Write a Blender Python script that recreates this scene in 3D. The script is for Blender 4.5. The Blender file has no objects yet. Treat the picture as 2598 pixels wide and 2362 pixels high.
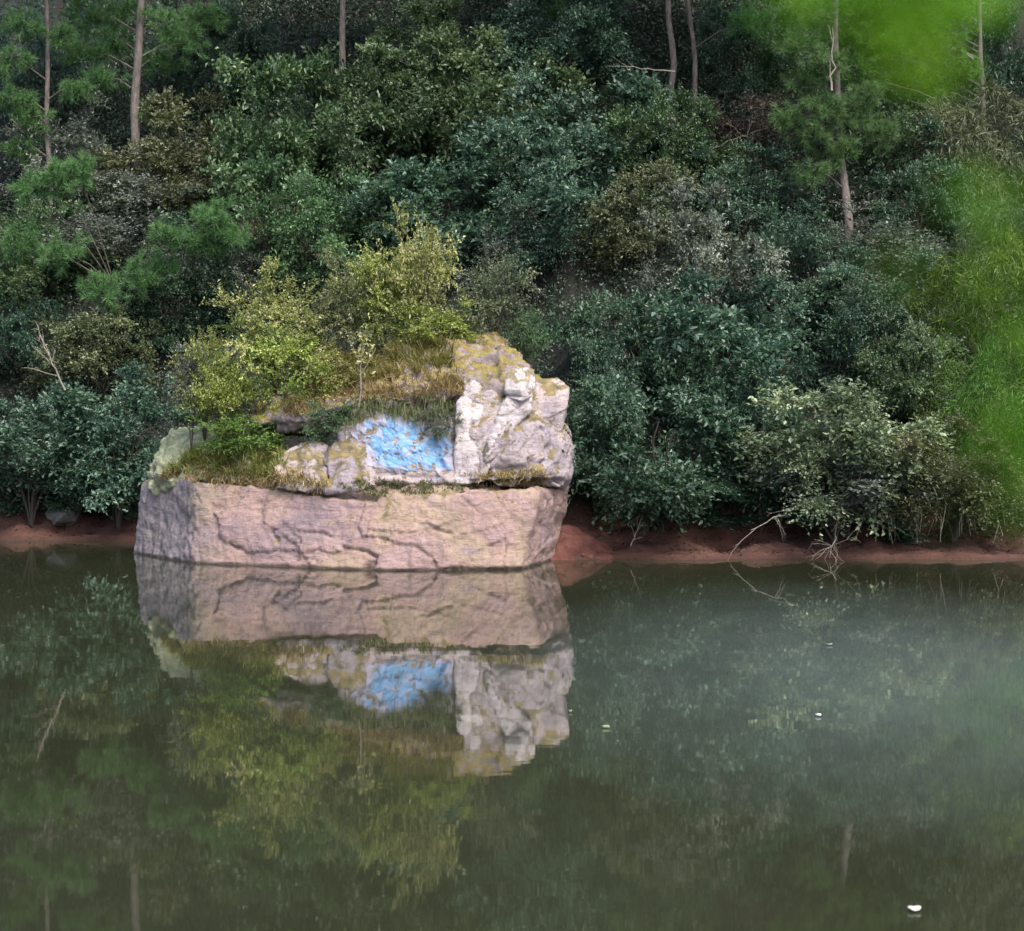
import bpy, bmesh, math
import numpy as np
from mathutils import Vector
from mathutils.bvhtree import BVHTree

# ------------------------------------------------------------------ camera
F = 5310.0            # focal length in photo pixels
CX, HY = 1299.0, 916.0  # optical axis column, horizon row
CH = 3.0              # eye height above the water
scene = bpy.context.scene
C = scene.collection
cam_d = bpy.data.cameras.new('camera')
cam_d.sensor_width = 36.0
cam_d.lens = 36.0 * F / 2598.0
cam_d.shift_y = -(1181.0 - HY) / 2598.0
cam_d.clip_end = 2000
cam = bpy.data.objects.new('camera', cam_d)
C.objects.link(cam)
cam.location = (0, 0, CH)
cam.rotation_euler = (math.radians(90), 0, 0)
scene.camera = cam
cam_d.dof.use_dof = True
cam_d.dof.focus_distance = 31.0
cam_d.dof.aperture_fstop = 3.2

# ------------------------------------------------------------------ sky, sun
SUN_ELEV, SUN_AZ = 56.0, 151.0       # azimuth clockwise from +Y (view direction)
world = bpy.data.worlds.new('World')
scene.world = world
world.use_nodes = True
wn = world.node_tree
bgn = wn.nodes['Background']
sky = wn.nodes.new('ShaderNodeTexSky')
sky.sky_type = 'NISHITA'
sky.sun_disc = False
sky.sun_elevation = math.radians(SUN_ELEV)
sky.sun_rotation = math.radians(SUN_AZ)
sky.air_density = 1.0
sky.dust_density = 5.0
wn.links.new(sky.outputs[0], bgn.inputs['Color'])
bgn.inputs['Strength'].default_value = 0.15
sun_d = bpy.data.lights.new('sun', 'SUN')
sun_d.energy = 1.5
sun_d.angle = math.radians(14)
sun_d.color = (1.0, 0.93, 0.82)
sun = bpy.data.objects.new('sun', sun_d)
C.objects.link(sun)
_e, _a = math.radians(SUN_ELEV), math.radians(SUN_AZ)
to_sun = Vector((math.cos(_e) * math.sin(_a), math.cos(_e) * math.cos(_a), math.sin(_e)))
sun.rotation_euler = to_sun.to_track_quat('Z', 'Y').to_euler()
sun.location = (20, -20, 40)

scene.view_settings.view_transform = 'Standard'
scene.view_settings.look = 'None'
scene.view_settings.gamma = 1
scene.view_settings.use_curve_mapping = False
scene.view_settings.exposure = 1.15
scene.render.engine = 'CYCLES'
scene.cycles.use_denoising = True
scene.cycles.max_bounces = 8
scene.cycles.transparent_max_bounces = 8

# ------------------------------------------------------------------ helpers
rng = np.random.default_rng(7)


def P(px, py, Y):
    """the point at depth Y seen at photo pixel (px, py)"""
    return np.array([(px - CX) * Y / F, Y, CH + (HY - py) * Y / F])


def to_px(v):
    return CX + F * v[:, 0] / v[:, 1], HY - F * (v[:, 2] - CH) / v[:, 1]


def _hash(ix, iy, iz, seed):
    h = (ix.astype(np.int64) * 374761393 + iy.astype(np.int64) * 668265263 + iz.astype(np.int64) * 2147483647 + seed * 974711) & 0xFFFFFFFF
    h = ((h ^ (h >> 13)) * 1274126177) & 0xFFFFFFFF
    h = h ^ (h >> 16)
    return (h & 0xFFFF) / 65535.0 * 2 - 1


def vnoise(p, seed=0):
    i = np.floor(p).astype(np.int64)
    f = p - i
    u = f * f * (3 - 2 * f)
    r = 0
    for dx in (0, 1):
        for dy in (0, 1):
            for dz in (0, 1):
                w = (u[:, 0] if dx else 1 - u[:, 0]) * (u[:, 1] if dy else 1 - u[:, 1]) * (u[:, 2] if dz else 1 - u[:, 2])
                r = r + w * _hash(i[:, 0] + dx, i[:, 1] + dy, i[:, 2] + dz, seed)
    return r


def fbm(p, octaves=4, seed=0, gain=0.5):
    a, s, r = 1.0, 1.0, 0
    for k in range(octaves):
        r = r + a * vnoise(p * s + 17.3 * k, seed + k)
        a *= gain
        s *= 2.03
    return r


def unit(v):
    return v / np.maximum(np.linalg.norm(v, axis=-1, keepdims=True), 1e-9)


def link(name, data, parent=None):
    o = bpy.data.objects.new(name, data)
    C.objects.link(o)
    if parent is not None:
        o.parent = parent
    return o


def tag(o, label=None, cat=None, group=None, kind=None):
    if label: o['label'] = label
    if cat: o['category'] = cat
    if group: o['group'] = group
    if kind: o['kind'] = kind
    return o


def empty(name, loc):
    o = link(name, None)
    o.location = tuple(float(t) for t in loc)
    o.empty_display_size = 0.2
    return o


class MB:
    """collects triangles / quads and links them as one mesh"""
    def __init__(self):
        self.v, self.f, self.t, self.n = [], [], [], 0

    def add(self, verts, faces, tint=None):
        verts = np.asarray(verts, float).reshape(-1, 3)
        faces = np.asarray(faces, np.int64) + self.n
        self.v.append(verts)
        self.f.append(faces)
        self.t.append(np.zeros(len(verts)) if tint is None else np.broadcast_to(tint, (len(verts),)))
        self.n += len(verts)

    def tube(self, pts, radii, sides=6, wob=0.0, tint=0.5):
        pts = np.asarray(pts, float)
        n = len(pts)
        radii = np.broadcast_to(np.asarray(radii, float), (n,))
        d = unit(np.gradient(pts, axis=0))
        ref = np.array([0.31, 0.77, 0.55]) if abs(d[0, 2]) > .6 else np.array([0.1, 0.2, 1.0])
        a = unit(np.cross(d, ref))
        b = np.cross(d, a)
        ang = np.linspace(0, 2 * math.pi, sides, endpoint=False)
        rr = radii[:, None] * (1 + wob * rng.uniform(-1, 1, (n, sides)))
        ring = pts[:, None, :] + rr[..., None] * (a[:, None, :] * np.cos(ang)[None, :, None] + b[:, None, :] * np.sin(ang)[None, :, None])
        fs = []
        for i in range(n - 1):
            for k in range(sides):
                k2 = (k + 1) % sides
                fs.append((i * sides + k, i * sides + k2, (i + 1) * sides + k2, (i + 1) * sides + k))
        self.add(ring.reshape(-1, 3), fs, tint)

    def leaves(self, pos, axis, nor, length, width, tint, fold=0.25):
        """one diamond of two triangles per leaf, folded along its midrib"""
        n = len(pos)
        axis = unit(axis)
        side = unit(np.cross(axis, nor))
        up = np.cross(side, axis)
        L = np.broadcast_to(length, (n,))[:, None]
        W = np.broadcast_to(width, (n,))[:, None]
        v0 = pos
        mid = pos + axis * L * 0.45
        v1 = mid - side * W * 0.5 + up * W * fold
        v2 = pos + axis * L - up * L * 0.12
        v3 = mid + side * W * 0.5 + up * W * fold
        v = np.stack([v0, v1, v2, v3], 1).reshape(-1, 3)
        b = np.arange(n)[:, None] * 4
        f = np.concatenate([b + np.array([[0, 2, 1]]), b + np.array([[0, 3, 2]])], 0)
        self.add(v, f, np.repeat(np.broadcast_to(tint, (n,)), 4))

    def needles(self, pos, axis, length, width, tint):
        n = len(pos)
        axis = unit(axis)
        side = unit(np.cross(axis, rng.normal(size=(n, 3))))
        L = np.broadcast_to(length, (n,))[:, None]
        v = np.stack([pos - side * width, pos + side * width, pos + axis * L - np.array([0, 0, 0.1]) * L], 1).reshape(-1, 3)
        f = np.arange(3 * n).reshape(-1, 3)
        self.add(v, f, np.repeat(np.broadcast_to(tint, (n,)), 3))

    def mesh(self, name, mat, smooth=False):
        v = np.concatenate(self.v)
        me = bpy.data.meshes.new(name)
        me.vertices.add(len(v))
        me.vertices.foreach_set('co', v.astype(np.float32).ravel())
        sizes = np.concatenate([np.full(len(f), f.shape[1], np.int32) for f in self.f])
        loops = np.concatenate([f.ravel() for f in self.f]).astype(np.int32)
        me.loops.add(len(loops))
        me.loops.foreach_set('vertex_index', loops)
        me.polygons.add(len(sizes))
        st = np.zeros(len(sizes), np.int32)
        st[1:] = np.cumsum(sizes)[:-1]
        me.polygons.foreach_set('loop_start', st)
        at = me.attributes.new('tint', 'FLOAT', 'POINT')
        at.data.foreach_set('value', np.concatenate(self.t).astype(np.float32))
        me.update(calc_edges=True)
        if smooth:
            me.polygons.foreach_set('use_smooth', np.ones(len(sizes), bool))
        if mat: me.materials.append(mat)
        me.validate()
        return me


# ------------------------------------------------------------------ materials
def new_mat(name):
    m = bpy.data.materials.new(name)
    m.use_nodes = True
    nt = m.node_tree
    bsdf = nt.nodes['Principled BSDF']
    return m, nt, bsdf


def ramp(nt, fac, stops):
    r = nt.nodes.new('ShaderNodeValToRGB')
    el = r.color_ramp.elements
    while len(el) < len(stops): el.new(0.5)
    for e, (p, c) in zip(el, stops):
        e.position = p
        e.color = (*c, 1) if len(c) == 3 else c
    nt.links.new(fac, r.inputs[0])
    return r.outputs[0]


def noise(nt, vec, scale, detail=4, rough=0.55, dist=0.0):
    n = nt.nodes.new('ShaderNodeTexNoise')
    n.inputs['Scale'].default_value = scale
    n.inputs['Detail'].default_value = detail
    n.inputs['Roughness'].default_value = rough
    n.inputs['Distortion'].default_value = dist
    if vec is not None: nt.links.new(vec, n.inputs['Vector'])
    return n.outputs['Fac']


def mixc(nt, fac, a, b, mode='MIX'):
    m = nt.nodes.new('ShaderNodeMix')
    m.data_type = 'RGBA'
    m.blend_type = mode
    for sock, val in ((m.inputs[0], fac), (m.inputs[6], a), (m.inputs[7], b)):
        if hasattr(val, 'is_linked'): nt.links.new(val, sock)
        elif isinstance(val, (int, float)): sock.default_value = val
        else: sock.default_value = (*val, 1)
    return m.outputs[2]


def math_n(nt, op, a, b=None, clamp=False):
    m = nt.nodes.new('ShaderNodeMath')
    m.operation = op
    m.use_clamp = clamp
    for i, val in enumerate((a, b)):
        if val is None: continue
        if hasattr(val, 'is_linked'): nt.links.new(val, m.inputs[i])
        else: m.inputs[i].default_value = val
    return m.outputs[0]


def mapping(nt, vec, scale=(1, 1, 1), rot=(0, 0, 0)):
    m = nt.nodes.new('ShaderNodeMapping')
    m.inputs['Scale'].default_value = scale
    m.inputs['Rotation'].default_value = rot
    nt.links.new(vec, m.inputs['Vector'])
    return m.outputs[0]


def bump(nt, bsdf, height, strength, dist=0.02):
    b = nt.nodes.new('ShaderNodeBump')
    b.inputs['Strength'].default_value = strength
    b.inputs['Distance'].default_value = dist
    nt.links.new(height, b.inputs['Height'])
    nt.links.new(b.outputs[0], bsdf.inputs['Normal'])


def leaf_mat(name, dark, mid, light, trans=0.3, rough=0.42, var=0.35, spec=0.55):
    m, nt, b = new_mat(name)
    a = nt.nodes.new('ShaderNodeAttribute')
    a.attribute_name = 'tint'
    col = ramp(nt, a.outputs['Fac'], [(0.0, dark), (0.55, mid), (1.0, light)])
    oi = nt.nodes.new('ShaderNodeObjectInfo')
    hs = nt.nodes.new('ShaderNodeHueSaturation')
    nt.links.new(col, hs.inputs['Color'])
    nt.links.new(math_n(nt, 'ADD', math_n(nt, 'MULTIPLY', oi.outputs['Random'], var), 1 - var * .5), hs.inputs['Value'])
    nt.links.new(math_n(nt, 'ADD', math_n(nt, 'MULTIPLY', oi.outputs['Random'], 0.04), 0.48), hs.inputs['Hue'])
    col = hs.outputs[0]
    nt.links.new(col, b.inputs['Base Color'])
    b.inputs['Roughness'].default_value = rough
    b.inputs['Specular IOR Level'].default_value = spec
    tr = nt.nodes.new('ShaderNodeBsdfTranslucent')
    tc = mixc(nt, 1.0, col, (1.2, 1.25, 0.7), 'MULTIPLY')
    nt.links.new(tc, tr.inputs['Color'])
    mx = nt.nodes.new('ShaderNodeMixShader')
    mx.inputs[0].default_value = trans
    nt.links.new(b.outputs[0], mx.inputs[1])
    nt.links.new(tr.outputs[0], mx.inputs[2])
    nt.links.new(mx.outputs[0], nt.nodes['Material Output'].inputs['Surface'])
    return m


M = {}
M['teal'] = leaf_mat('leaf_teal', (.020, .048, .034), (.062, .128, .088), (.18, .275, .205))
M['mid'] = leaf_mat('leaf_mid', (.028, .062, .030), (.082, .155, .075), (.22, .325, .18))
M['olive'] = leaf_mat('leaf_olive', (0.044, 0.054, 0.031), (0.118, 0.143, 0.079), (0.269, 0.301, 0.186))
M['grey'] = leaf_mat('leaf_grey', (0.044, 0.059, 0.051), (0.128, 0.156, 0.138), (0.333, 0.384, 0.346))
M['brown'] = leaf_mat('leaf_brown', (.03, .024, .018), (.095, .075, .06), (.2, .16, .13))
M['bright'] = leaf_mat('leaf_bright', (.035, .085, .015), (.095, .20, .035), (.22, .36, .09), trans=0.4)
M['yellow'] = leaf_mat('leaf_yellow', (0.099, 0.127, 0.033), (0.297, 0.330, 0.121), (0.682, 0.671, 0.374), trans=0.4)
M['lime'] = leaf_mat('leaf_lime', (0.077, 0.124, 0.024), (0.266, 0.336, 0.088), (0.649, 0.684, 0.295), trans=0.4)
M['pale'] = leaf_mat('leaf_pale', (.07, .10, .045), (.22, .26, .14), (.5, .53, .35), trans=0.35)
M['needle'] = leaf_mat('needle_green', (0.034, 0.092, 0.034), (0.098, 0.218, 0.081), (0.184, 0.333, 0.127), trans=0.3, rough=.6)
M['needle_bright'] = leaf_mat('needle_bright', (.045, .11, .025), (.11, .23, .045), (.2, .35, .09), trans=0.4, rough=.6)
M['straw'] = leaf_mat('straw', (.13, .10, .045), (.32, .25, .12), (.55, .47, .28), trans=0.3, rough=.7)
M['grass'] = leaf_mat('grass_blade', (.07, .085, .02), (.20, .21, .06), (.42, .40, .16), trans=0.35, rough=.6)
M['trail'] = leaf_mat('trailing_blade', (.03, .04, .015), (.085, .10, .04), (.2, .21, .10), trans=0.3, rough=.6)
M['sage'] = leaf_mat('leaf_sage', (.05, .075, .045), (.14, .18, .11), (.36, .41, .27))
M['litter'] = leaf_mat('undergrowth_leaf', (0.013, 0.028, 0.018), (0.034, 0.064, 0.041), (0.098, 0.139, 0.090), trans=.25)


def bark_mat(name, dark, light):
    m, nt, b = new_mat(name)
    tc = nt.nodes.new('ShaderNodeTexCoord').outputs['Object']
    n1 = noise(nt, mapping(nt, tc, (1, 1, 0.25)), 22, 5)
    n2 = noise(nt, tc, 3.0, 3)
    col = ramp(nt, math_n(nt, 'ADD', math_n(nt, 'MULTIPLY', n1, .6), math_n(nt, 'MULTIPLY', n2, .4)), [(.32, dark), (.68, light)])
    nt.links.new(col, b.inputs['Base Color'])
    b.inputs['Roughness'].default_value = .9
    bump(nt, b, n1, .7, .02)
    return m


M['bark_pine'] = bark_mat('bark_pine', (.055, .046, .043), (.215, .19, .18))
M['bark_dark'] = bark_mat('bark_dark', (.03, .024, .02), (.10, .085, .072))
M['twig'] = bark_mat('twig_pale', (.14, .12, .1), (.36, .33, .29))


def rock_mat(name, base_stops, speck=0.5, moss_amt=0.0, moss_stops=None, streak=0.35, moss_lo=.35, left=False):
    m, nt, b = new_mat(name)
    geo = nt.nodes.new('ShaderNodeNewGeometry')
    pos = geo.outputs['Position']
    big = noise(nt, pos, .95, 5, .6, .6)
    col = ramp(nt, big, base_stops)
    # tilted bedding: thin lighter and darker bands
    bed = noise(nt, mapping(nt, pos, (1.6, 1.6, 7), (0, math.radians(16), 0)), 1.6, 6, .7, .9)
    col = mixc(nt, ramp(nt, bed, [(.44, (0, 0, 0)), (.62, (.34, .34, .34))]), col, (.22, .16, .155))
    # vertical run-off staining
    st = noise(nt, mapping(nt, pos, (5, 5, .5)), 1.7, 5, .6)
    col = mixc(nt, ramp(nt, st, [(.5, (0, 0, 0)), (.72, (streak, streak, streak))]), col, (.17, .15, .15))
    # pale lichen
    li = noise(nt, pos, 7.5, 6, .7, .3)
    col = mixc(nt, ramp(nt, li, [(.56, (0, 0, 0)), (.7, (.5, .5, .5))]), col, (.42, .39, .41))
    # dark pits
    sp = noise(nt, pos, 24, 5, .75)
    col = mixc(nt, ramp(nt, sp, [(.57, (0, 0, 0)), (.70, (speck, speck, speck))]), col, (.07, .055, .055))
    fp = noise(nt, pos, 62, 4, .8)
    col = mixc(nt, ramp(nt, fp, [(.58, (0, 0, 0)), (.72, (speck * .8,) * 3)]), col, (.06, .05, .05))
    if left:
        # the end face's shade painted in as grey-violet, with grey lichen and run-off tongues
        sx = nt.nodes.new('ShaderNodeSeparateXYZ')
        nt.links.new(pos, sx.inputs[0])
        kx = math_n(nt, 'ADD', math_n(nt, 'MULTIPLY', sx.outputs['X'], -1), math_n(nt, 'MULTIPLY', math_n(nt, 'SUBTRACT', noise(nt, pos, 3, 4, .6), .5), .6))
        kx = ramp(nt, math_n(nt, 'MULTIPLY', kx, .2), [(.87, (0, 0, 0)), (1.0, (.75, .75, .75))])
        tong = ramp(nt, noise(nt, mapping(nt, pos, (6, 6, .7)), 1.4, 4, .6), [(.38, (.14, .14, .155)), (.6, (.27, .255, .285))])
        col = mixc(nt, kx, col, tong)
    if moss_amt:
        sep = nt.nodes.new('ShaderNodeSeparateXYZ')
        nt.links.new(geo.outputs['Normal'], sep.inputs[0])
        mn = noise(nt, pos, 4.2, 6, .7, .4)
        k = math_n(nt, 'ADD', math_n(nt, 'MULTIPLY', sep.outputs['Z'], .42), math_n(nt, 'MULTIPLY', math_n(nt, 'SUBTRACT', mn, .5), 1.7))
        k = ramp(nt, k, [(moss_lo, (0, 0, 0)), (moss_lo + .16, (moss_amt,) * 3)])
        mc = ramp(nt, noise(nt, pos, 6.5, 4), moss_stops)
        col = mixc(nt, k, col, mc)
    # wet foot of the stone
    sz = nt.nodes.new('ShaderNodeSeparateXYZ')
    nt.links.new(pos, sz.inputs[0])
    zz = math_n(nt, 'ADD', sz.outputs['Z'], math_n(nt, 'MULTIPLY', math_n(nt, 'SUBTRACT', noise(nt, pos, 5, 3), .5), .07))
    wet = ramp(nt, zz, [(.02, (.82, .82, .82)), (.055, (0, 0, 0))])
    col = mixc(nt, wet, col, (.045, .035, .03))
    nt.links.new(col, b.inputs['Base Color'])
    b.inputs['Roughness'].default_value = .88
    b.inputs['Specular IOR Level'].default_value = .25
    h = math_n(nt, 'ADD', math_n(nt, 'MULTIPLY', sp, .5), math_n(nt, 'ADD', math_n(nt, 'MULTIPLY', bed, .8), math_n(nt, 'MULTIPLY', li, .7)))
    h = math_n(nt, 'ADD', h, math_n(nt, 'MULTIPLY', fp, .3))
    bump(nt, b, h, .75, .06)
    return m


MOSS_Y = [(.3, (.09, .075, .03)), (.47, (.2, .15, .05)), (.6, (.26, .23, .045)), (.72, (.2, .18, .08))]
MOSS_G = [(.3, (0.189, 0.225, 0.138)), (.5, (0.326, 0.362, 0.232)), (.7, (0.478, 0.507, 0.362))]
MOSS_B = [(.3, (.06, .05, .03)), (.47, (.14, .12, .05)), (.6, (.22, .17, .06)), (.72, (.3, .24, .12))]
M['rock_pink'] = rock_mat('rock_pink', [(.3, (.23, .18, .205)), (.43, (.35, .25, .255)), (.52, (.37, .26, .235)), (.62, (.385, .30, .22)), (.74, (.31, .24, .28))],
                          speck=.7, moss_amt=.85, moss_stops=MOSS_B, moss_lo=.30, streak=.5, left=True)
M['rock_pale'] = rock_mat('rock_pale', [(.3, (0.234, 0.216, 0.262)), (.46, (0.392, 0.346, 0.392)), (.58, (0.486, 0.421, 0.421)), (.72, (0.374, 0.336, 0.392))],
                          speck=.75, moss_amt=.9, moss_stops=MOSS_B, streak=.45, moss_lo=.13)
M['rock_white'] = rock_mat('rock_white', [(.3, (0.421, 0.383, 0.430)), (.5, (0.579, 0.533, 0.561)), (.7, (0.692, 0.646, 0.646))],
                           speck=.85, moss_amt=.85, moss_stops=MOSS_B, streak=.4, moss_lo=.15)
M['rock_moss'] = rock_mat('rock_moss', [(.3, (0.187, 0.166, 0.173)), (.5, (0.310, 0.266, 0.281)), (.7, (0.374, 0.324, 0.331))],
                          speck=.6, moss_amt=.92, moss_stops=MOSS_Y, moss_lo=.14)
M['rock_green'] = rock_mat('rock_green', [(.3, (.20, .23, .14)), (.5, (.30, .33, .215)), (.7, (.40, .42, .30))],
                           speck=.4, moss_amt=.9, moss_stops=MOSS_G, moss_lo=.05)
M['rock_grey'] = rock_mat('rock_grey', [(.3, (0.101, 0.108, 0.108)), (.5, (0.144, 0.158, 0.158)), (.7, (0.194, 0.209, 0.202))], speck=.4)


def blue_mat():
    m, nt, b = new_mat('blue_paint')
    geo = nt.nodes.new('ShaderNodeNewGeometry')
    pos = geo.outputs['Position']
    n = noise(nt, pos, 4.5, 6, .7, .5)
    col = ramp(nt, n, [(.3, (0.090, 0.247, 0.352)), (.48, (0.135, 0.300, 0.540)), (.6, (0.203, 0.352, 0.630)), (.74, (0.345, 0.420, 0.630))])
    sp = noise(nt, pos, 17, 5, .75)
    ed = nt.nodes.new('ShaderNodeAttribute')
    ed.attribute_name = 'tint'
    wr = noise(nt, pos, 7, 6, .75, .6)
    col = mixc(nt, ramp(nt, math_n(nt, 'SUBTRACT', wr, math_n(nt, 'MULTIPLY', ed.outputs['Fac'], .22)), [(.30, (0, 0, 0)), (.46, (.92, .92, .92))]), col, (.34, .30, .36))
    gn = noise(nt, pos, 5.2, 5, .7, .3)
    col = mixc(nt, ramp(nt, gn, [(.58, (0, 0, 0)), (.70, (.6, .6, .6))]), col, (.10, .19, .17))
    col = mixc(nt, ramp(nt, sp, [(.6, (0, 0, 0)), (.7, (.7, .7, .7))]), col, (.06, .1, .11))
    nt.links.new(col, b.inputs['Base Color'])
    b.inputs['Roughness'].default_value = .8
    bump(nt, b, sp, .6, .04)
    return m


M['blue'] = blue_mat()


def soil_mat():
    m, nt, b = new_mat('red_soil')
    geo = nt.nodes.new('ShaderNodeNewGeometry')
    pos = geo.outputs['Position']
    sz = nt.nodes.new('ShaderNodeSeparateXYZ')
    nt.links.new(pos, sz.inputs[0])
    n = noise(nt, pos, 2.2, 6, .65)
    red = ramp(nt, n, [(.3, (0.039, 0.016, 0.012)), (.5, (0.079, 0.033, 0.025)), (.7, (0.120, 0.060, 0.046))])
    lit = ramp(nt, noise(nt, pos, 9, 5, .7), [(.3, (0.003, 0.003, 0.002)), (.55, (0.007, 0.007, 0.005)), (.72, (0.015, 0.011, 0.009))])  # leaf litter upslope, its colour darkened to stand in for shade
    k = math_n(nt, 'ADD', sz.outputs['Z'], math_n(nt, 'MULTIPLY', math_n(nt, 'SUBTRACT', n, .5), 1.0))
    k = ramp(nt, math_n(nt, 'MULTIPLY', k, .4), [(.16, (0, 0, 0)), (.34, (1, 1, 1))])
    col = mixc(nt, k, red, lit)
    wet = ramp(nt, sz.outputs['Z'], [(.02, (.75, .75, .75)), (.07, (0, 0, 0))])
    col = mixc(nt, wet, col, (.05, .022, .016))
    nt.links.new(col, b.inputs['Base Color'])
    b.inputs['Roughness'].default_value = .9
    bump(nt, b, noise(nt, pos, 13, 6, .7), .8, .06)
    return m


M['soil'] = soil_mat()


def water_mat():
    m, nt, b = new_mat('pond_water')
    geo = nt.nodes.new('ShaderNodeNewGeometry')
    pos = geo.outputs['Position']
    # uneven water tone, with one rounded paler grey-green patch
    n = noise(nt, mapping(nt, pos, (.16, .10, 1)), 1.0, 4, .5, .4)
    col = ramp(nt, n, [(.35, (0.018, 0.021, 0.011)), (.55, (0.024, 0.028, 0.016)), (.75, (0.028, 0.036, 0.021))])
    vs = nt.nodes.new('ShaderNodeVectorMath')
    vs.operation = 'SUBTRACT'
    nt.links.new(pos, vs.inputs[0])
    vs.inputs[1].default_value = (3.9, 20.5, 0)
    gr = nt.nodes.new('ShaderNodeTexGradient')
    gr.gradient_type = 'SPHERICAL'
    nt.links.new(mapping(nt, vs.outputs[0], (.22, .12, 1), (0, 0, math.radians(-12))), gr.inputs[0])
    pale_k = math_n(nt, 'MULTIPLY', gr.outputs['Fac'], math_n(nt, 'ADD', noise(nt, pos, .8, 4, .6), .45))
    col = mixc(nt, ramp(nt, pale_k, [(.0, (0, 0, 0)), (.75, (.9, .9, .9))]), col, (.076, .102, .095))
    nt.links.new(col, b.inputs['Base Color'])
    b.inputs['IOR'].default_value = 1.40
    b.inputs['Specular IOR Level'].default_value = .75
    b.inputs['Roughness'].default_value = .022
    h = noise(nt, mapping(nt, pos, (1.0, 1.6, 1)), 2.2, 3, .5)
    h2 = noise(nt, mapping(nt, pos, (.5, 1.1, 1)), .9, 2, .5)
    pat = ramp(nt, noise(nt, mapping(nt, pos, (.25, .12, 1)), 1.0, 3, .5), [(.42, (.08, .08, .08)), (.62, (.6, .6, .6))])
    bump(nt, b, math_n(nt, 'ADD', math_n(nt, 'MULTIPLY', h, pat), h2), .055, .02)
    return m


M['water'] = water_mat()

# ------------------------------------------------------------------ setting
SHX = np.array([-200, -40, -9, -6.4, -4.5, -2.0, 0.4, 1.0, 1.8, 9, 40, 200.0])
SHY = np.array([40, 37, 35.2, 34.75, 34.0, 33.2, 32.0, 31.4, 31.75, 31.7, 33, 38.0])
PRD = np.array([-400, -29.5, -27.5, -20, -8, -1, 0, .10, .5, 1.5, 2.1, 3.0, 20, 30, 60, 400.0])
PRZ = np.array([1.4, 1.4, -.4, -3, -3, -.6, 0, .07, .17, .46, 1.0, 1.75, 14.6, 19, 24, 30.0])


def shore(x):
    return np.interp(x, SHX, SHY) + 0.12 * np.sin(x * 1.7) + .06 * np.sin(x * 4.1 + 1)


def ground_z(x, y):
    x, y = np.atleast_1d(x).astype(float), np.atleast_1d(y).astype(float)
    d = y - shore(x)
    z = np.interp(d, PRD, PRZ)
    k = np.clip((d - .1) / 1.5, 0, 1)
    n = fbm(np.stack([x * .55, y * .55, x * 0], 1), 4, 5)
    n2 = fbm(np.stack([x * 3.1, y * 3.1, z * 3], 1), 3, 9)
    gul = np.abs(vnoise(np.stack([x * 2.6, y * .5, x * 0], 1), 31)) * .16 * np.clip(d / .25, 0, 1) * np.clip((2.6 - d) / 1.0, 0, 1)
    return z + n * .28 * k + n2 * .07 * np.clip(d / .3, 0, 1) - gul * np.clip(z / .2, 0, 1)


def gz(x, y):
    return float(ground_z(x, y)[0])


def grid_sheet(name, xs, ys, zf, mat):
    X, Y = np.meshgrid(xs, ys)
    Z = zf(X.ravel(), Y.ravel())
    v = np.stack([X.ravel(), Y.ravel(), Z], 1)
    nx, ny = len(xs), len(ys)
    i = np.arange(ny - 1)[:, None] * nx + np.arange(nx - 1)[None, :]
    f = np.stack([i, i + 1, i + nx + 1, i + nx], -1).reshape(-1, 4)
    mb = MB()
    mb.add(v, f)
    return link(name, mb.mesh(name, mat, True))


xs = np.concatenate([np.linspace(-160, -11, 30), np.arange(-10.9, 11, .11), np.linspace(11.1, 160, 30)])
ys = np.concatenate([np.linspace(-60, 30, 16), np.arange(30.4, 37.5, .08), np.arange(37.6, 56, .3), np.linspace(57, 300, 25)])
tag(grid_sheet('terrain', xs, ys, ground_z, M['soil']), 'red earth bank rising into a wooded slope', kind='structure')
tag(grid_sheet('water', np.linspace(-150, 150, 31), np.linspace(-60, 42, 21), lambda x, y: np.zeros_like(x), M['water']),
    'still olive green pond water mirroring rock and bank', kind='structure')

# ------------------------------------------------------------------ rock
DG = bpy.context.evaluated_depsgraph_get


def seg_dist(px, py, poly):
    best = np.full(len(px), 1e9)
    for (x0, y0), (x1, y1) in zip(poly[:-1], poly[1:]):
        dx, dy = x1 - x0, y1 - y0
        t = np.clip(((px - x0) * dx + (py - y0) * dy) / (dx * dx + dy * dy + 1e-9), 0, 1)
        best = np.minimum(best, np.hypot(px - x0 - t * dx, py - y0 - t * dy))
    return best


def inside(x, y, poly):
    c = False
    j = len(poly) - 1
    for i in range(len(poly)):
        if (poly[i, 1] > y) != (poly[j, 1] > y) and x < (poly[j, 0] - poly[i, 0]) * (y - poly[i, 1]) / (poly[j, 1] - poly[i, 1]) + poly[i, 0]:
            c = not c
        j = i
    return c


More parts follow.
